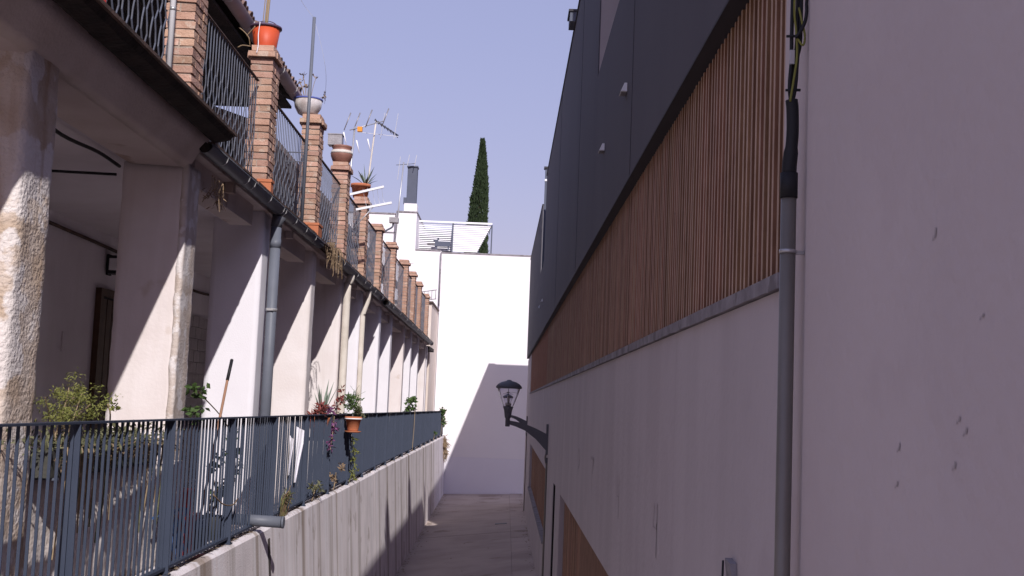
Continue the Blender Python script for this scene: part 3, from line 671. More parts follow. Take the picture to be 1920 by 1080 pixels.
MB().tube(smooth_path([(-3.15, 28.0, 3.82), (-3.0, 28, 3.94), (-2.86, 28, 4.03), (-2.84, 28, 4.12)], 4), .022, 8).build('bracket', 'iron', fl_)
MB().box(-2.93, -2.72, 27.9, 28.1, 4.13, 4.25).build('lamp_head', 'tin', fl_)

# dried weeds at gutter joint
dw = thing('dried_weeds', 'brown dried weeds hanging down over the balcony gutter', 'weeds', (-2.6, 17.0, 2.1))
for k in range(26):
    rn = random.Random(k); y = 18.0 + rn.random() * 1.2; x = -2.84 + rn.uniform(-.05, .1); dz = rn.uniform(.1, .42)
    MB().tube(smooth_path([(x - .05, y, 2.33), (x + rn.uniform(0, .06), y + rn.uniform(-.1, .1), 2.3), (x + rn.uniform(0, .08), y + rn.uniform(-.12, .12), 2.26 - dz)], 3), .005, 4).build('stem', 'dry', dw)
leafball((-2.80, 18.5, 2.2), (.09, .40, .18), 260, .05, .018, 'dry', 'leaves', dw, .6, 4)
dw2 = thing('dried_weeds', 'small clump of dead roots under the balcony corner by the cream pier', 'weeds', (-2.8, 11.3, 2.0))
leafball((-2.92, 11.5, 1.9), (.10, .18, .16), 70, .07, .012, 'dry', 'leaves', dw2, 1.2, 8)
for k in range(10):
    rn = random.Random(k + 50); y = 11.3 + rn.random() * .5
    MB().tube([(-2.9, y, 2.06), (-2.9 + rn.uniform(-.05, .05), y, 1.95), (-2.9 + rn.uniform(-.08, .08), y, 1.72 + rn.uniform(0, .15))], .005, 4).build('root', 'dry', dw2)

# ------------------------------------------------------------------ walkway things behind the railing
tr = thing('trough_planter', 'long dark weathered trough of trailing succulents behind the railing near the left edge', 'planter', (-3.0, 9.2, -.55))
MB().box(-3.14, -2.95, 7.88, 10.3, -.60, -.42).build('trough_body', 'trough', tr)
for y in (7.95, 8.9, 10.15): MB().box(-3.15, -2.92, y, y + .03, -.618, -.602).build('support_bar', 'iron', tr)
leafball((-2.98, 8.9, -.40), (.16, 1.4, .10), 1300, .06, .02, 'grey_green', 'succulent_leaves', tr, 0, 11)
leafball((-2.86, 9.0, -.46), (.06, 1.4, .12), 260, .07, .014, 'dry', 'trailing_leaves', tr, 1.4, 12)['kind'] = 'stuff'
for k in range(30):
    rn = random.Random(k + 90); y = 7.8 + rn.random() * 2.4; L_ = rn.uniform(.25, .75)
    MB().tube(smooth_path([(-2.88, y, -.40), (-2.84, y + rn.uniform(-.05, .05), -.46), (-2.85, y + rn.uniform(-.1, .1), -.42 - L_)], 3), .006, 4).build('stem', rn.choice(['dry', 'grey_green', 'stem']), tr)
sh = thing('shrub', 'feathery yellow green shrub beside the crumbling brown pier', 'shrub', (-2.95, 8.1, -.4))
for k in range(9):
    rn = random.Random(k + 5); e = (-2.98 + rn.uniform(-.12, .12), 8.1 + rn.uniform(-.32, .5), -.12 + rn.uniform(-.12, .13))
    MB().tube(smooth_path([(-2.98, 8.1, -.42), (-2.98 + rn.uniform(-.05, .05), 8.12, -.32), e], 3), .004, 4).build('stem', 'stem', sh)
    leafball(e, (.11, .18, .11), 150, .028, .008, 'yellowgreen', 'leaves', sh, 0, k)
leafball((-2.98, 8.2, -.20), (.17, .40, .16), 800, .032, .009, 'yellowgreen', 'leaves', sh, 0, 77)
y1 = thing('potted_seedling', 'small yellow green seedling above the railing in front of the dark porch door', 'plant', (-2.95, 9.0, -.3))
MB().tube(smooth_path([(-2.95, 9.0, -.38), (-2.93, 8.95, -.2), (-2.94, 8.9, -.12)], 4), .006, 5).build('stem', 'stem', y1)
leafball((-2.93, 8.93, -.13), (.07, .10, .05), 46, .045, .022, 'yellowgreen', 'leaves', y1, 0, 21)
bc = thing('red_crate', 'red plastic crate on the walkway behind the railing', 'crate', (-2.95, 11.2, -1.56))
for (x0, x1, yy0, yy1, z0, z1) in ((-3.02, -2.84, 11.0, 11.02, -1.54, -1.18), (-3.02, -2.84, 11.38, 11.4, -1.54, -1.18), (-2.86, -2.84, 11.02, 11.38, -1.54, -1.18), (-3.02, -3.0, 11.02, 11.38, -1.54, -1.18)):
    MB().box(x0, x1, yy0, yy1, z0, z1).build('crate_wall', 'red', bc)
MB().box(-3.04, -2.82, 10.98, 11.42, -1.178, -1.13).build('crate_rim', 'red', bc)
for k in range(4): MB().box(-3.0 + k * .045, -2.98 + k * .045, 10.985, 10.998, -1.5, -1.22).build('crate_slat', 'red', bc)
rb = thing('red_bucket', 'upper red pail standing on the red crate', 'pail', (-2.94, 11.2, -1.12))
MB().lathe([(.075, 0), (.095, .2), (.105, .2), (.105, .23), (.088, .23), (.083, .18)], (-2.94, 11.2, -1.128), 16).build('pail_body', 'red', rb)
MB().tube([(-2.94 + .095 * math.cos(math.pi * k / 8), 11.2, -.91 + .06 * math.sin(math.pi * k / 8)) for k in range(9)], .004, 4).build('handle', 'rod', rb)
bl = thing('folded_chair', 'dark blue folded frame with crossing bars leaning behind the railing', 'folding chair', (-2.85, 10.6, -1.56))
for k in range(5): MB().tube([(-2.83, 10.1 + k * .16, -1.5), (-2.87, 10.1 + k * .16 + .32, -1.06)], .013, 4).build('bar', 'bluebag', bl)
for k in range(5): MB().tube([(-2.80, 10.1 + k * .16 + .32, -1.5), (-2.84, 10.1 + k * .16, -1.06)], .010, 4).build('bar', 'bluebag', bl)
MB().tube([(-2.80, 10.0, -1.52), (-2.82, 10.95, -1.52)], .014, 6).build('frame_tube', 'bluebag', bl)
MB().tube([(-2.86, 10.0, -1.05), (-2.87, 10.95, -1.05)], .014, 6).build('frame_tube', 'bluebag', bl)
br = thing('broom', 'broom standing upside down, its wooden handle with black tip leaning against the white pier', 'broom', (-2.85, 11.5, -1.56))
MB().tube([(-2.84, 11.45, -1.2), (-2.79, 12.0, .12)], .0135, 8).build('handle', 'broom', br)
MB().tube([(-2.79, 12.0, .121), (-2.78, 12.1, .33)], .0165, 8).build('grip', 'black', br)
MB().tube([(-2.78, 12.1, .331), (-2.7797, 12.103, .338)], .011, 8).build('grip_cap', 'clip', br)
MB().box(-2.88, -2.80, 11.28, 11.58, -1.27, -1.2).build('broom_head', 'bluebag', br)
MB().box(-2.90, -2.79, 11.26, 11.60, -1.54, -1.272).build('bristles', 'black', br)
iv = thing('ivy_plant', 'leafy green creeper climbing through the railing by the broom', 'climber', (-2.8, 12.2, -1.5))
for (y, z, n_, s_) in ((11.05, .02, 34, 1), (11.0, -.16, 26, 2), (12.35, -.42, 26, 3), (12.6, -.62, 40, 4), (12.8, -.82, 46, 5), (11.9, -.7, 30, 6), (12.1, -1.0, 40, 7)):
    leafball((-2.83, y, z), (.07, .2, .10), n_, .07, .045, 'green', 'leaves', iv, .5, s_)
MB().tube(smooth_path([(-2.84, 12.3, -1.55), (-2.82, 12.7, -1.0), (-2.81, 12.6, -.6), (-2.83, 12.2, -.3), (-2.83, 11.05, 0)], 5), .006, 5).build('stem', 'stem', iv)
tw = thing('orange_twigs', 'bent orange brown dry stalks in a dark pot seen through the railing', 'plant', (-2.9, 12.4, -1.56))
MB().lathe([(.1, 0), (.14, .26), (.15, .3), (.13, .3)], (-2.95, 12.4, -1.555), 16).build('pot_body', 'trough', tw)
for k in range(14):
    rn = random.Random(k + 300)
    MB().tube(smooth_path([(-2.95 + rn.uniform(-.06, .06), 12.4 + rn.uniform(-.08, .08), -1.28), (-2.9, 12.3 + rn.uniform(-.3, .3), -1.05), (-2.86 + rn.uniform(-.05, .05), 12.3 + rn.uniform(-.5, .5), -.85 - rn.random() * .25)], 4), .008, 5).build('stalk', rn.choice(['terra', 'dry', 'stem']), tw)
MB().tube(smooth_path([(-2.69, 11.3, -.95), (-2.665, 11.6, -1.06), (-2.66, 12.0, -1.10), (-2.67, 12.25, -1.06)], 4), .007, 5).build('stalk', 'dry', tw)
cw = thing('white_bag', 'white cloth hanging folded on the railing', 'cloth', (-2.68, 15.5, -.7))
def drape(y0, x0, wd, dy, z0, z1):
    b = MB()
    for i in range(9):
        for j in range(13):
            u_, v_ = i / 8, j / 12
            xx = x0 + wd * u_ * (1 - .82 * max(0, v_ - .25) / .75) ; yy = y0 + dy * u_ + .05 * v_ + .03 * math.sin(u_ * 9 + v_ * 3)
            b.v.append((xx, yy, z0 + (z1 - z0) * v_ - .05 * u_ * (1 - v_)))
    for i in range(8):
        for j in range(12): q = i * 13 + j; b.f.append((q, q + 13, q + 14, q + 1)); b.sm.append(True)
    return b
drape(15.6, -2.70, .095, .05, -.40, -1.12).build('cloth_sheet', 'cloth', cw); drape(15.15, -2.70, .04, .05, -.50, -1.0).build('cloth_sheet', 'cloth', cw)
al = thing('aloe_pot', 'pot of tall green blades with reddish leaves around behind the far railing', 'potted plant', (-2.82, 18.3, -.5))
MB().lathe([(.11, 0), (.16, .26), (.17, .3), (.14, .3)], (-2.86, 18.5, -.62), 16).build('pot_body', 'terra', al)
MB().box(-2.98, -2.74, 17.6, 22.0, -.65, -.625).build('shelf_board', 'darkwood', al)
spiky((-2.82, 18.5, -.33), 8, .62, .022, 'agave', 'blade', al, 5, .5)
leafball((-2.82, 18.0, -.20), (.12, .42, .09), 130, .12, .035, 'redleaf', 'red_leaves', al, 0, 31)
leafball((-2.82, 18.7, -.22), (.12, .3, .10), 60, .10, .03, 'purple', 'purple_leaves', al, 0, 32)
leafball((-2.82, 19.6, -.24), (.12, .5, .08), 130, .06, .03, 'dry', 'dry_leaves', al, 0, 33)
pr = thing('hanging_purple_plant', 'purple trailing plant hanging through the railing below the aloes', 'plant', (-2.67, 18.7, -.5))
leafball((-2.655, 18.7, -.45), (.05, .22, .12), 70, .09, .03, 'purple', 'leaves', pr, .6, 41); leafball((-2.655, 18.4, -.66), (.04, .12, .14), 34, .08, .03, 'purple', 'leaves', pr, .9, 42)
MB().tube([(-2.66, 18.7, -.3), (-2.65, 18.6, -.5), (-2.65, 18.4, -.8)], .006, 4).build('stem', 'stem', pr)
hp = thing('hanging_pot', 'terracotta pot hooked over the railing with bushy green plant', 'potted plant', (-2.62, 21.6, -.45))
MB().lathe([(.10, 0), (.105, .02), (.15, .22), (.17, .22), (.17, .28), (.14, .28)], (-2.56, 21.4, -.60), 18).build('pot_body', 'terra', hp)
MB().lathe([(.13, -.03), (.17, 0), (.15, 0)], (-2.56, 21.4, -.60), 18).build('saucer', 'terra', hp)
MB().tube([(-2.56 - .16, 21.4, -.33), (-2.70, 21.4, -.27), (-2.74, 21.4, -.26)], .008, 5).build('hook', 'iron', hp)
MB().tube([(-2.56 + .18 * math.cos(k * .3 - 2.6), 21.4 + .18 * math.sin(k * .3 - 2.6), -.36) for k in range(9)], .014, 5).build('white_ring', 'whitepipe', hp)
leafball((-2.66, 21.6, -.10), (.20, .3, .20), 420, .075, .03, 'green', 'leaves', hp, 0, 51)
leafball((-2.50, 21.7, -.22), (.14, .3, .12), 220, .06, .025, 'grey_green', 'leaves', hp, 0, 52)
leafball((-2.8, 21.2, -.02), (.08, .2, .15), 60, .10, .04, 'redleaf', 'red_leaves', hp, 0, 53)
for k in range(9):
    rn = random.Random(k + 70)
    MB().tube([(-2.62, 21.6, -.15), (-2.58 + rn.uniform(-.1, .1), 21.7, .05), (-2.55 + rn.uniform(-.18, .18), 21.7, .2 + rn.uniform(-.05, .1))], .003, 4).build('sprig', 'green', hp)
hp.location = (-2.62, 20.5, -.43); hp.scale = (.86, .86, .86)
v1 = thing('railing_creeper', 'thin light green creeper on the railing beneath the hanging pot', 'climber', (-2.67, 21.5, -1.2))
MB().tube(smooth_path([(-2.67, 21.0, -1.45), (-2.66, 21.6, -1.15), (-2.66, 21.3, -.95), (-2.66, 21.2, -.75)], 4), .007, 4).build('stem', 'yellowgreen', v1)
for z, s_ in ((-.78, 1), (-.98, 2), (-1.12, 3), (-1.3, 4), (-1.42, 5)): leafball((-2.65, 21.3 + .1 * (s_ % 3), z), (.05, .16, .06), 22, .07, .03, 'yellowgreen', 'leaves', v1, 0, s_ + 60)
v2 = thing('dry_grass_tuft', 'tuft of dry grass at the foot of the railing above the drain spout', 'grass', (-2.66, 14.9, -1.45))
for k in range(34):
    rn = random.Random(k + 400); y = 14.6 + rn.random() * .5
    MB().tube(smooth_path([(-2.67, y, -1.48), (-2.65 + rn.uniform(-.02, .03), y + rn.uniform(-.1, .1), -1.25), (-2.63 + rn.uniform(-.04, .05), y + rn.uniform(-.2, .35), -1.1 - rn.random() * .25)], 3), .0045, 3).build('blade', rn.choice(['dry', 'yellowgreen', 'grey_green']), v2)
for (yy, zz, n_, m_, nm, lab, s_) in ((35.3, -.18, 150, 'green', 'potted_shrub', 'leafy green plant rising above the far part of the railing', 81), (50.5, -.55, 190, 'green', 'end_creeper', 'dark green creeper on the last railing post by the white house', 82),
                                   (45.5, -1.25, 60, 'green', 'railing_weed', 'small green weed at the foot of the far railing', 83), (17.2, -1.25, 70, 'grey_green', 'railing_weed', 'grey green weed at the foot of the railing under the white cloth', 84), (19.3, -1.2, 60, 'dry', 'railing_weed', 'dry weed at the foot of the railing left of the thin creeper', 85)):
    t = thing(nm, lab, 'plant', (-2.66, yy, zz - .2))
    leafball((-2.66 + (-.1 if n_ == 150 else .02), yy, zz), (.2 if n_ > 100 else .06, .5, .3 if n_ > 100 else .14), n_, .14 if n_ > 100 else .08, .08 if n_ > 100 else .03, m_, 'leaves', t, 0, s_)
    MB().tube(smooth_path([(-2.70, yy, -1.47), (-2.68, yy + .05, (zz - 1.47) / 2), (-2.67, yy, zz)], 3), .01, 4).build('stem', 'stem', t)
t = thing('hanging_roots', 'brown dry creeper hanging down the far end of the concrete wall', 'climber', (-2.6, 51.9, -1.5))
leafball((-2.60, 51.6, -1.9), (.06, .7, .6), 240, .3, .05, 'dry', 'leaves', t, 2, 86)

# ------------------------------------------------------------------ modern building (right)
mod = thing('modern_building', 'modern terrace building with white base, timber slat band and dark upper volumes', 'building', (2, 22, FZ))
WX = .78; EN = 47.2
# lower wall with openings: window 1 (far) y 22.6..37.5 ; door 18.2..18.9 ; window 2 5..16.7
def strip(y0, y1, z0, z1, x1=1.1): MB().box(WX, x1, y0, y1, z0, z1).build('wall', 'white2', mod)
LT, LB = -1.2, -2.56
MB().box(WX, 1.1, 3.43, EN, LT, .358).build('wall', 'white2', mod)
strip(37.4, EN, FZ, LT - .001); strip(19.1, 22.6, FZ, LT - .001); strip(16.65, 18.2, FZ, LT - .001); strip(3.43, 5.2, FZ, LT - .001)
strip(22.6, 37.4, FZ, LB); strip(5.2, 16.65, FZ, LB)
MB().box(1.02, 1.1, 18.2, 19.1, FZ, LT - .001).build('dark_doorway', 'void', mod)
MB().box(.79, 1.0, 18.98, 19.095, FZ, LT - .01).build('shade_jamb', 'void', mod)  # far jamb coloured black, standing in for the doorway's shade
MB().box(.79, .83, 18.25, 18.29, FZ, LT - .01).build('door_leaf', 'darkedge', mod)
for (a, c) in ((22.6, 37.4), (5.2, 16.65)):
    wdw = MB().box(.90, .98, a, c, LB + .01, LT - .006).build('lower_window', 'timberback', mod)
    MB().box(.745, .93, a - .02, c + .02, LB + .003, LB + .05).build('sill', 'ledge', wdw)
    bmn = mesh(MB().box(0, .022, 0, .094, 0, LT - LB - .062), 'board', 'timber'); n = int((c - a) / .1)
    for k in range(n):
        if k * .1 + a < 13.0 and a < 10: continue
        inst('board', bmn, wdw, (.845 + random.uniform(-.002, .002), a + k * .1, LB + .052))
    if a < 10: MB().box(.845, .867, a, 13.0, LB + .052, LT - .01).build('boarding', 'timber', wdw)
# upper timber band (slats) and ledge
def wt(y): return 1.50 + (y - 4) * .0062
MB().box(.845, 1.1, 3.43, 40.5, .411, 1.9).build('screen_backing', 'timberback', mod)
b = MB(); n = 150
for i in range(n + 1):
    y = 3.43 + (40.9 - 3.43) * (i / n) ** 1.6; d = .009 * noise.noise(Vector((y * 5, 0, 2))) + .004 * noise.noise(Vector((y * 17, 0, 5)))
    b.v += [(.764 + d * .5, y, .362 + d), (.764 + d * .4, y, .407 + d * .15), (1.0, y, .409), (1.0, y, .362)]
for i in range(n):
    for j in range(4): q = i * 4; b.f.append((q + j, q + 4 + j, q + 4 + (j + 1) % 4, q + (j + 1) % 4)); b.sm.append(False)
b.f.append((0, 1, 2, 3)); b.f.append(tuple(n * 4 + j for j in (3, 2, 1, 0))); b.sm += [False, False]
b.build('ledge', 'ledge', mod)
def slatmesh(k):
    rn = random.Random(k); me = mesh(MB().box(0, .052, 0, .024, 0, 1.35), 'slat', 'timber'); me.materials.append(M['timberfront'])
    for p in me.polygons:
        if abs(p.normal.x) > .9 and p.center.x < .01: p.material_index = 1
    return me
slm = [slatmesh(0)]
y = 3.445; k = 0; sf = MB()
while y < 40.4:
    if k < 300: inst('slat', slm[0], mod, (.782 + random.uniform(-.0015, .0015), y, .410))
    else: sf.box(.782, .834, y, y + .030, .410, 1.78)
    y += .0695; k += 1
sf.build('far_slats', 'timber', mod, kind='stuff')
MB().box(WX, 1.1, 40.92, EN, .359, 1.72).build('wall', 'white2', mod)
# dark volumes
DX = .722
def dark(y0, y1, z0a, z0b, z1a, z1b, name='dark_volume'):
    return MB().hexa([(DX, y0, z0a), (6, y0, z0a), (6, y1, z0b), (DX, y1, z0b), (DX, y0, z1a), (6, y0, z1a), (6, y1, z1b), (DX, y1, z1b)]).build(name, 'dark', mod)
def db(y): return 1.436 + (y - 4) * .0081
def rt(y): return 5.09 + (y - 15.85) * .015
dark(3.43, 7.5, db(3.43), db(7.5), rt(3.43), rt(7.5))
MB().box(DX, 6, 7.504, 10.88, 4.72, 4.88).build('loggia_roof', 'dark', mod)
dark(7.504, 10.88, db(7.5), db(10.88), 3.03, 3.045)
dark(10.884, 27.3, db(10.88), db(27.3), rt(10.88), rt(27.3))
dark(27.304, 30.3, db(27.3), db(30.3), 3.31, 3.32)
dark(30.304, EN, db(30.3), db(EN), 5.08, 5.70)
MB().box(1.2, 6, 27.25, 27.298, 3.33, 5.1).build('terrace_wall', 'white2', mod)
MB().box(DX + .012, 6, 10.868, 10.882, 3.05, 4.88).build('terrace_wall', 'white2', mod)
MB().box(DX + .012, 6, 30.288, 30.302, 3.325, 4.93).build('terrace_wall', 'shadewall', mod)
for (a, c) in ((3.43, 40.5),):
    MB().hexa([(DX - .006, a, db(a) - .012), (.842, a, db(a) - .012), (.842, c, db(c) - .012), (DX - .006, c, db(c) - .012),
               (DX - .006, a, db(a) - .001), (.842, a, db(a) - .001), (.842, c, db(c) - .001), (DX - .006, c, db(c) - .001)]).build('soffit_lip', 'darkedge', mod)
for y in (7.5, 13.6, 19.5):
    MB().box(DX - .004, DX + .01, y, y + .012, db(y) + .01, (3.01 if y < 10 else rt(y) - .02)).build('panel_joint', 'darkjoint', mod)
for (y0, y1, a, c) in ((10.88, 27.3, rt(10.88), rt(27.3)), (30.3, EN, 5.08, 5.70)):
    MB().hexa([(DX - .015, y0, a + .002), (1.0, y0, a + .002), (1.0, y1, c + .002), (DX - .015, y1, c + .002), (DX - .015, y0, a + .03), (1.0, y0, a + .03), (1.0, y1, c + .03), (DX - .015, y1, c + .03)]).build('roof_coping', 'darkedge', mod)
for (yy, zz) in ((7.84, 2.137), (9.71, 2.136), (27.0, 2.36), (29.6, 2.42)):
    t = thing('facade_light', {7.84: 'upper small pale wedge light on the dark facade above the timber slats', 9.71: 'lower small pale wedge light on the dark facade above the timber slats', 27.0: 'tiny pale fitting low on the far dark facade', 29.6: 'tiny pale fitting at the far end of the dark facade'}[yy], 'wall light', (DX - .03, yy, zz), 'small wall fittings on the dark facade')
    b = MB().hexa([(DX - .045, yy, zz - .03), (DX - .002, yy, zz - .03), (DX - .002, yy + .14, zz - .03), (DX - .045, yy + .14, zz - .03), (DX - .02, yy + .01, zz + .03), (DX - .002, yy + .01, zz + .03), (DX - .002, yy + .13, zz + .03), (DX - .02, yy + .13, zz + .03)])
    b.build('shade', 'louvre', t); MB().box(DX - .04, DX - .004, yy + .02, yy + .12, zz - .036, zz - .0305).build('diffuser', 'tin', t)
# roof boxes
for (yy, x0, z0, h, lab) in ((15.6, .64, rt(15.6) + .03, .13, 'small dark box on the edge of the dark roof near the top of the photo'), (28.2, .58, 3.24, 2.42, 'slim grey flue with a dark cap beside the far dark volume')):
    t = thing('roof_vent' if h < 1 else 'flue', lab, 'vent', (x0, yy, z0))
    if h < 1:
        MB().box(x0, x0 + .16, yy, yy + .4, z0, z0 + h).build('vent_body', 'greybox', t); MB().box(x0 - .02, x0 + .18, yy - .02, yy + .42, z0 + h + .001, z0 + h + .03).build('cap', 'darkedge', t)
    else:
        x0 = .70
        MB().box(x0, x0 + .14, yy, yy + .14, z0, z0 + h - .35).build('flue_body', 'greybox', t); MB().box(x0 - .006, x0 + .146, yy - .006, yy + .146, z0 + h - .349, z0 + h - .30).build('band', 'louvre', t)
        MB().box(x0, x0 + .14, yy, yy + .14, z0 + h - .299, z0 + h - .05).build('flue_top', 'greybox', t); MB().box(x0 - .03, x0 + .17, yy - .03, yy + .17, z0 + h - .049, z0 + h).build('cap', 'darkedge', t)
for yy, zt, lab in ((13.6, 7.95, 'slim roof chimney behind the dark roof edge spiking a shadow onto the concrete, nearer'), (19.8, 8.15, 'slim roof chimney behind the dark roof edge spiking a shadow onto the concrete, farther')):
    t = thing('chimney', lab, 'chimney', (1.4, yy, rt(yy)), 'slim chimneys on the dark roof')
    MB().box(1.3, 1.5, yy - .17, yy + .17, rt(yy), zt - .7).build('chimney_body', 'greybox', t)
    MB().lathe([(.17, 0), (.10, .45), (.0, .8)], (1.4, yy, zt - .699), 10).build('pointed_cowl', 'greybox', t)

# near white building + cables
nb = thing('white_building', 'plain white rendered building filling the right edge of the alley', 'building', (1.5, 0, FZ))
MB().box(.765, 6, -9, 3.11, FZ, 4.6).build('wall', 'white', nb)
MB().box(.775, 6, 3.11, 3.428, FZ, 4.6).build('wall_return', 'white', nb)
sm = MB(); 
for (px, pz, L_) in ((2.15, .33, .02), (2.0, -.02, .012), (2.03, .0, .01), (2.35, -.13, .012), (2.05, -.08, .014), (2.34, -.06, .016), (1.93, .17, .006)):
    sm.quad((.7635, px, pz), (.7635, px + .008, pz), (.7635, px + .003, pz + L_), (.7635, px - .004, pz + L_ * .8))
    sm.quad((.7635, px + .012, pz - .004), (.7635, px + .016, pz - .004), (.7635, px + .013, pz + L_ * .5))
sm.build('scuff_mark', 'mark', nb)
ct = thing('cable_tube', 'tall grey steel cable tube clamped to the corner of the white walls', 'conduit', (.74, 3.3, -2.0))
MB().tube([(.728, 3.30, -2.2), (.728, 3.30, .600)], .0205, 14).build('tube_body', 'steel', ct)
MB().tube([(.728, 3.30, .601), (.728, 3.30, .672)], .0232, 14).build('rubber_sleeve', 'black', ct)
MB().tube([(.728, 3.30, .446), (.728, 3.30, .456)], .0228, 14).build('clamp', 'clip', ct)
MB().box(.735, .774, 3.31, 3.325, .446, .456).build('clamp_lug', 'clip', ct)
MB().tube(smooth_path([(.728, 3.30, .672), (.729, 3.30, .70), (.735, 3.30, .78), (.734, 3.30, .85), (.731, 3.30, .88)], 5), [.0195] * 8 + [.0165] * 13 , 10).build('heat_shrink', 'black', ct)
for k, (dx, dy) in enumerate(((-.006, 0), (.004, .006), (.008, -.008))):
    MB().tube(smooth_path([(.731, 3.30, .86), (.731 + dx, 3.30 + dy, .92), (.735 + dx, 3.30 + dy, 1.0), (.738 + dx * 1.6, 3.30 + dy, 1.1), (.74 + dx, 3.3, 1.6)], 5), .0055, 6).build('black_cable', 'black', ct)
MB().tube(smooth_path([(.724, 3.285, .872), (.731, 3.28, .93), (.739, 3.28, 1.0), (.736, 3.28, 1.07), (.73, 3.28, 1.14), (.735, 3.28, 1.3)], 5), .0032, 5).build('earth_wire', 'yg', ct)
MB().tube(smooth_path([(.738, 3.275, 1.05), (.752, 3.27, 1.03), (.757, 3.27, 1.055), (.748, 3.27, 1.10), (.742, 3.28, 1.14)], 5), .0032, 5).build('earth_wire', 'yg', ct)
MB().tube(smooth_path([(.732, 3.27, 1.05), (.745, 3.265, 1.07), (.757, 3.26, 1.11), (.758, 3.26, 1.2)], 5), .005, 5).build('black_cable', 'black', ct)
for z in (.905, 1.06): MB().tube([(.712, 3.29, z), (.752, 3.29, z + .002)], .004, 5).build('cable_tie', 'black', ct)
MB().box(.722, .734, 3.285, 3.292, .98, 1.02).build('pale_tape', 'clip', ct)
ct.location = (.74, 3.152, -1.91); ct.scale = (1, .955, .955)
# wall bracket + ghost lettering
wb = thing('wall_bracket', 'small angled metal plate fixed low on the white wall at the bottom edge', 'bracket', (.77, 4.05, -.55))
MB().hexa([(.77, 3.99, -.62), (.779, 3.99, -.62), (.779, 4.11, -.62), (.77, 4.11, -.62), (.755, 4.02, -.495), (.779, 4.02, -.495), (.779, 4.11, -.487), (.755, 4.11, -.487)]).build('plate', 'ledge', wb)
MB().tube([(.748, 4.115, -.64), (.748, 4.10, -.495)], .004, 6).build('rod', 'darkedge', wb)
gx = WX - .0025
def seg(b, a, c, wd=.010):
    (y0, z0), (y1, z1) = a, c; d = Vector((y1 - y0, z1 - z0)); n_ = Vector((-d.y, d.x)).normalized() * wd
    b.quad((gx, y0 - n_.x, z0 - n_.y), (gx, y0 + n_.x, z0 + n_.y), (gx, y1 + n_.x, z1 + n_.y), (gx, y1 - n_.x, z1 - n_.y))
b = MB(); b.quad((gx, 5.57, -1.19), (gx, 5.574, -1.19), (gx, 5.574, .35), (gx, 5.57, .35)); b.quad((gx, 14.2, -1.19), (gx, 14.21, -1.19), (gx, 14.21, .35), (gx, 14.2, .35)); b.build('render_joint', 'mark', mod)
gl = thing('ghost_lettering', 'row of faint grey ghost marks of removed numerals on the white wall', 'lettering', (WX, 10, -.6))
for (yy, sh) in ((6.10, '4'), (8.15, '4'), (10.7, '7'), (12.7, '0'), (15.5, '1')):
    b = MB(); h = .17 + (yy - 6) * .004; z = -.64; wd = .16
    if sh == '4':
        seg(b, (yy + wd * .8, z + h), (yy + wd, z + h * .25), .006); seg(b, (yy + wd, z + h * .25), (yy, z + h * .25), .004); 
        seg(b, (yy + .02, z + h), (yy + .02, z + h * .3), .008)
    elif sh == '7': seg(b, (yy - .1, z + h), (yy + .22, z + h), .014); seg(b, (yy - .1, z + h), (yy - .02, z + h * .3), .02)
    elif sh == '0':
        pts = [(yy + .16 * math.cos(t * math.pi / 5), z + h * .5 + h * .5 * math.sin(t * math.pi / 5)) for t in range(9)]
        for p0, p1 in zip(pts[:-1], pts[1:]): seg(b, p0, p1, .014)
    else: seg(b, (yy, z + h), (yy + .03, z + h * .3), .02)
    b.build('numeral', 'mark', gl)
    if yy < 12:
        b = MB(); seg(b, (yy + .02, z + h * .4), (yy + .022, z - .10), .008); b.build('drip_mark', 'markdark', gl)

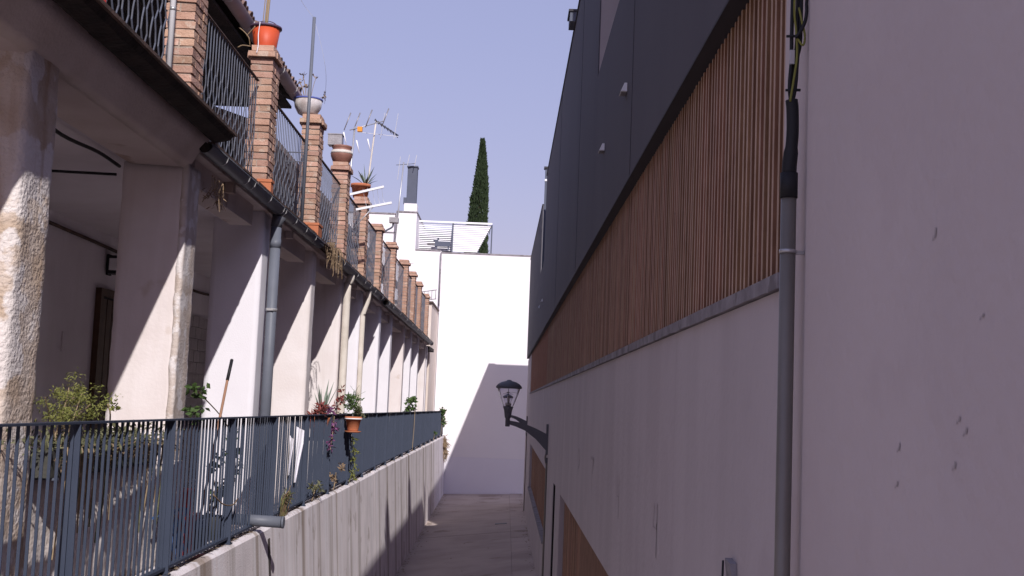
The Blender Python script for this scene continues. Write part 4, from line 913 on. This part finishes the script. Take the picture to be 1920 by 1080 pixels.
# ------------------------------------------------------------------ wall lamps
def lamp(Y, Z, label, ax=0):
    t = thing('wall_lamp', label, 'street lamp', (WX, Y, Z), 'lamps on the alley wall')
    X = .03
    MB().box(.735, .775, Y - .03, Y + .03, Z - .50, Z + .05).build('wall_plate', 'lamp', t)
    pts = [(.735, -.27), (.55, -.13), (.35, -.02), (.18, .03), (.06, .055)]
    hw = [.15, .095, .06, .045, .035]; b = MB(); i0 = 0
    for (x, z), h in zip(pts, hw):
        for yy in (-.02, .02): b.v += [(x, Y + yy, Z + z + h), (x, Y + yy, Z + z - h)]
    for k in range(len(pts) - 1):
        q = k * 4
        for f in ((0, 4, 5, 1), (2, 3, 7, 6), (0, 2, 6, 4), (1, 5, 7, 3)): b.f.append(tuple(q + j for j in f)); b.sm.append(False)
    b.f.append((0, 1, 3, 2)); b.f.append((16, 18, 19, 17)); b.sm += [False, False]
    b.build('arm', 'lamp', t)
    c = (X, Y, Z)
    MB().lathe([(.035, -.02), (.042, -.01), (.042, .13), (.055, .14), (.06, .17), (.075, .28), (.095, .33), (.09, .345), (.02, .35)], c, 18).build('neck', 'lamp', t)
    MB().lathe([(.09, .346), (.13, .44), (.175, .56), (.205, .665), (.20, .668), (.17, .56), (.125, .44), (.085, .35)], c, 24).build('glass_bowl', 'glass', t)
    MB().lathe([(.212, .665), (.236, .672), (.236, .70), (.20, .745), (.13, .785), (.05, .805), (.035, .82), (.0, .825)], c, 28).build('cap', 'lamp', t)
    MB().lathe([(.0, .69), (.21, .664)], c, 24).build('reflector', 'whitepipe', t)
    MB().lathe([(.05, .35), (.055, .40), (.025, .41), (.022, .44), (.028, .50), (.018, .535), (.0, .545)], c, 12).build('bulb', 'creampipe', t)
    for k in range(3):
        a = k * 2.1 + .5
        MB().tube([(X + .095 * math.cos(a), Y + .095 * math.sin(a), Z + .34), (X + .212 * math.cos(a), Y + .212 * math.sin(a), Z + .67)], .006, 5).build('rod', 'lamp', t)
    b = MB().tube(smooth_path([(.75, Y, Z - .48), (.735, Y, Z - .55), (.75, Y, Z - .66), (.762, Y, Z - .8), (.762, Y, FZ)], 4), .018, 8)
    b.build('cable_pipe', 'steel', t)
    MB().box(.735, .778, Y - .035, Y + .035, Z - .64, Z - .55).build('junction_box', 'lamp', t)
lamp(21.87, -.39, 'grey wall street lamp with a clear glass bowl on a curved arm, nearer one')
lamp(43.4, -.47, 'farther wall street lamp mostly hidden behind the nearer one')

# ------------------------------------------------------------------ far white house
fh = thing('far_house', 'tall blank white house closing the end of the alley', 'house', (0, 55, FZ))
MB().box(-3.135, 5, 52.6, 62, FZ + 1.52, 6.50).build('wall', 'white_far', fh)
MB().box(-3.115, 5, 52.603, 62, FZ - .4, FZ + 1.518).build('wall_base', 'base_white', fh)
MB().box(-3.17, 5.1, 52.57, 62, 6.502, 6.56).build('parapet_cap', 'ledge', fh)
MB().box(-9.0, -3.138, 52.70, 62, FZ, 6.60).build('wall', 'white_far', fh)
MB().box(-4.31, -3.18, 52.66, 55, 6.602, 6.65).build('parapet_cap', 'ledge', fh)
MB().box(-5.19, -4.315, 52.68, 58, 6.0, 8.26).build('stair_tower', 'white_far', fh)
MB().box(-5.23, -4.28, 52.64, 58.05, 8.262, 8.32).build('tower_cap', 'ledge', fh)
MB().box(-9.0, -5.195, 52.9, 60, 6.605, 8.19).build('wall', 'white_far', fh)
MB().box(-9.0, -5.235, 52.86, 60, 8.192, 8.25).build('parapet_cap', 'ledge', fh)
MB().box(-9.0, -5.195, 52.85, 52.899, 7.36, 7.40).build('wall_moulding', 'ledge', fh)
MB().tube([(-3.15, 52.57, 6.5), (-3.15, 52.57, 4.15)], .03, 8).build('corner_pipe', 'ledge', fh)
MB().tube([(-5.21, 52.6, 6.6), (-5.21, 52.6, 8.2)], .025, 6).build('corner_pipe', 'ledge', fh)
ch = MB().box(-4.92, -4.35, 52.9, 53.5, 8.322, 8.71).build('chimney', 'white_far', fh)
MB().box(-4.84, -4.41, 52.95, 53.45, 8.712, 10.36).build('cowl', 'greybox', ch)
MB().box(-4.87, -4.38, 52.9, 53.48, 10.362, 10.42).build('cowl_cap', 'greybox', ch)
MB().box(-4.97, -4.845, 52.95, 53.45, 8.712, 8.98).build('cowl_box', 'greybox', ch)
# end bay of balcony: beige wall and small railing
eb = thing('beige_annex', 'narrow beige plaster wall between the arcade end and the white house', 'wall', (-3.4, 48, -1.5))
MB().box(-5.5, -3.17, 48.2, 52.55, -1.56, 3.9).build('wall', 'beige', eb); MB().box(-5.5, -3.12, 48.1, 52.56, 3.902, 3.98).build('coping', 'liptile', eb)
MB().box(-5.5, -3.0, 45.3, 48.1, 1.93, 2.05).build('canopy', 'darkwood', eb)
MB().box(-5.5, -4.2, 45.3, 48.15, -1.56, 1.92).build('side_wall', 'beige', eb)
er = thing('terrace_railing', 'little grey metal railing at the far corner by the white house', 'railing', (-3.5, 50.5, 4.0))
for z in (4.12, 4.5): MB().tube([(-4.2, 50.6, z), (-3.15, 50.6, z + .18)], .02, 5).build('rail', 'ledge', er)
for k in range(7): MB().tube([(-4.15 + k * .16, 50.6, 4.1 + k * .028), (-4.15 + k * .16, 50.6, 4.5 + k * .028)], .014, 5).build('bar', 'ledge', er)
# pergola
pg = thing('pergola', 'slanting white louvred pergola with dark posts on the flat roof of the white house', 'pergola', (-2.7, 53.3, 6.6))
nS = 15
for half, (xa, xb) in enumerate(((-4.36, -2.78), (-2.76, -1.02))):
    for k in range(nS):
        t_ = (k + .5) / nS; z = 8.06 - t_ * 1.22; yy = 54.3 + t_ * .25
        xr = xb if half == 0 else xb - t_ * .62
        tl = .045 if half == 0 else .085
        MB().hexa([(xa, yy - .02, z - tl * .5), (xr, yy - .02, z - tl * .5), (xr, yy + .02, z - tl * .5 + .01), (xa, yy + .02, z - tl * .5 + .01),
                   (xa, yy + .0, z + tl * .5), (xr, yy + .0, z + tl * .5), (xr, yy + .03, z + tl * .5), (xa, yy + .03, z + tl * .5)]).build('louvre', 'louvre', pg)
MB().box(-4.40, -.98, 54.2, 54.28, 8.09, 8.17).build('front_beam', 'louvre', pg)
for (x, y0_) in ((-.99, 54.24), (-4.39, 54.24), (-2.77, 54.27)): MB().box(x - .03, x + .03, y0_ - .03, y0_ + .03, 6.6, 8.086).build('post', 'greybox', pg)
MB().tube([(-1.0, 54.34, 8.06), (-1.66, 54.62, 6.9)], .03, 6).build('brace', 'greybox', pg)
MB().box(-1.72, -1.56, 54.66, 54.72, 6.5, 7.4).build('post', 'greybox', pg)
MB().box(-4.36, -2.80, 55.0, 55.05, 6.6, 7.9).build('back_panel', 'pipe', pg)
ac = thing('roof_machine', 'dark grey machine on the roof in front of the pergola louvres', 'machine', (-3.2, 54.1, 6.83))
MB().box(-3.55, -2.85, 54.04, 54.16, 6.99, 7.22).build('machine_body', 'greybox', ac); MB().box(-3.62, -3.4, 54.06, 54.14, 7.221, 7.28).build('machine_top', 'greybox', ac)
MB().box(-3.45, -3.37, 54.08, 54.12, 7.281, 7.35).build('knob', 'greybox', ac); MB().box(-3.9, -3.552, 54.05, 54.15, 7.06, 7.10).build('side_tray', 'tin', ac)
MB().box(-3.5, -3.44, 54.07, 54.13, 6.822, 6.988).build('leg', 'greybox', ac); MB().box(-2.96, -2.9, 54.07, 54.13, 6.822, 6.988).build('leg', 'greybox', ac)

# cypress
cy = thing('cypress_tree', 'tall slim dark green cypress behind the white house roof', 'tree', (-1.95, 66, FZ))
MB().tube([(-1.95, 66, FZ), (-1.97, 66, 3), (-2.0, 66, 9), (-1.98, 66, 13.8)], [.28, .22, .12, .02], 8).build('trunk', 'bark', cy)
b = MB(); rn = random.Random(4)
for k in range(20000):
    t = rn.random() ** .85; z = 2.5 + (14.55 - 2.5) * t
    Rr = .60 * (1 - max(0, (t - .25) / .75) ** 2.3) * min(1, .5 + t * 3) + .02
    a = rn.uniform(0, 2 * math.pi)
    lump = 1 + .20 * noise.noise(Vector((math.cos(a) * 1.7, math.sin(a) * 1.7, z * 1.3))) + .10 * noise.noise(Vector((math.cos(a) * 4, math.sin(a) * 4, z * 3.5)))
    rr = Rr * lump * (1 - .45 * rn.random() ** 2.5)
    p = Vector((-1.98 + .08 * math.sin(z * .6) + rr * math.cos(a), 66 + rr * math.sin(a), z))
    b.leaf(p, (math.cos(a) * .45 + rn.gauss(0, .2), math.sin(a) * .45 + rn.gauss(0, .2), 1), rn.uniform(.12, .26), rn.uniform(.045, .09))
b.build('crown', 'cypress', cy)
for a in (0.1,): MB().tube([(-1.35, 66, 9.3), (-1.28, 66, 9.7), (-1.2, 66, 9.85)], .02, 4).build('stray_branch', 'cypress', cy)

# antennas
a1 = thing('antenna', 'rooftop aerial with white paddle elements and an orange junction box', 'antenna', (-4.2, 30, 4))
MB().tube([(-4.26, 30, 4.0), (-4.14, 30, 6.85)], .025, 6).build('mast', 'rod', a1)
MB().tube([(-4.25, 29.9, 6.74), (-3.45, 30.3, 7.1)], .014, 5).build('boom', 'rod', a1)
MB().box(-4.06, -3.94, 29.9, 30.02, 6.72, 6.84).build('junction_box', 'amber', a1)
for (x, z) in ((-4.36, 6.85), (-4.12, 6.86), (-3.82, 6.95), (-3.4, 7.0)): MB().tube([(x - .05, 30, z - .1), (x + .10, 30, z + .36)], [.012, .016], 5).build('element', 'tin', a1)
for (x, z) in ((-4.42, 6.7), (-4.08, 6.5), (-3.8, 6.55)): MB().tube([(x, 30, z), (x + .09, 30, z - .32)], [.024, .006], 5).build('element', 'louvre', a1)
a2 = thing('antenna', 'rooftop aerial on a thin white mast behind the agave pot', 'antenna', (-3.8, 30.6, 4))
MB().tube(smooth_path([(-3.88, 30.6, 4.0), (-3.80, 30.6, 5.6), (-3.68, 30.6, 7.16)], 4), .022, 6).build('mast', 'creampipe', a2)
for k in range(7): MB().tube([(-3.68 + k * .08, 30.4 + k * .05, 7.17 - k * .045), (-3.64 + k * .08, 30.9 + k * .05, 7.15 - k * .045)], .012, 4).build('element', 'iron', a2)
MB().tube([(-3.72, 30.6, 7.19), (-3.12, 30.95, 6.88)], .018, 5).build('boom', 'iron', a2)
MB().tube([(-4.1, 30.6, 6.85), (-3.1, 30.7, 6.80)], .008, 4).build('cross_bar', 'rod', a2)
for x in (-3.55, -3.2): MB().tube([(x, 30.65, 6.72), (x + .08, 30.65, 7.4)], .009, 4).build('element', 'rod', a2)
a3 = thing('antenna', 'small aerial on a thin mast beside the dark chimney cowl', 'antenna', (-5.0, 52.6, 6.6))
MB().tube([(-5.24, 52.6, 6.6), (-5.0, 52.6, 10.5)], .035, 6).build('mast', 'rod', a3)
MB().tube([(-5.33, 52.6, 10.36), (-4.5, 52.8, 10.5)], .02, 4).build('boom', 'iron', a3)
for (x, z0, z1) in ((-5.24, 9.7, 10.75), (-4.84, 10.35, 10.85), (-4.52, 10.35, 10.85)): MB().tube([(x, 52.62, z0), (x + .08, 52.62, z1)], .018, 4).build('element', 'rod', a3)
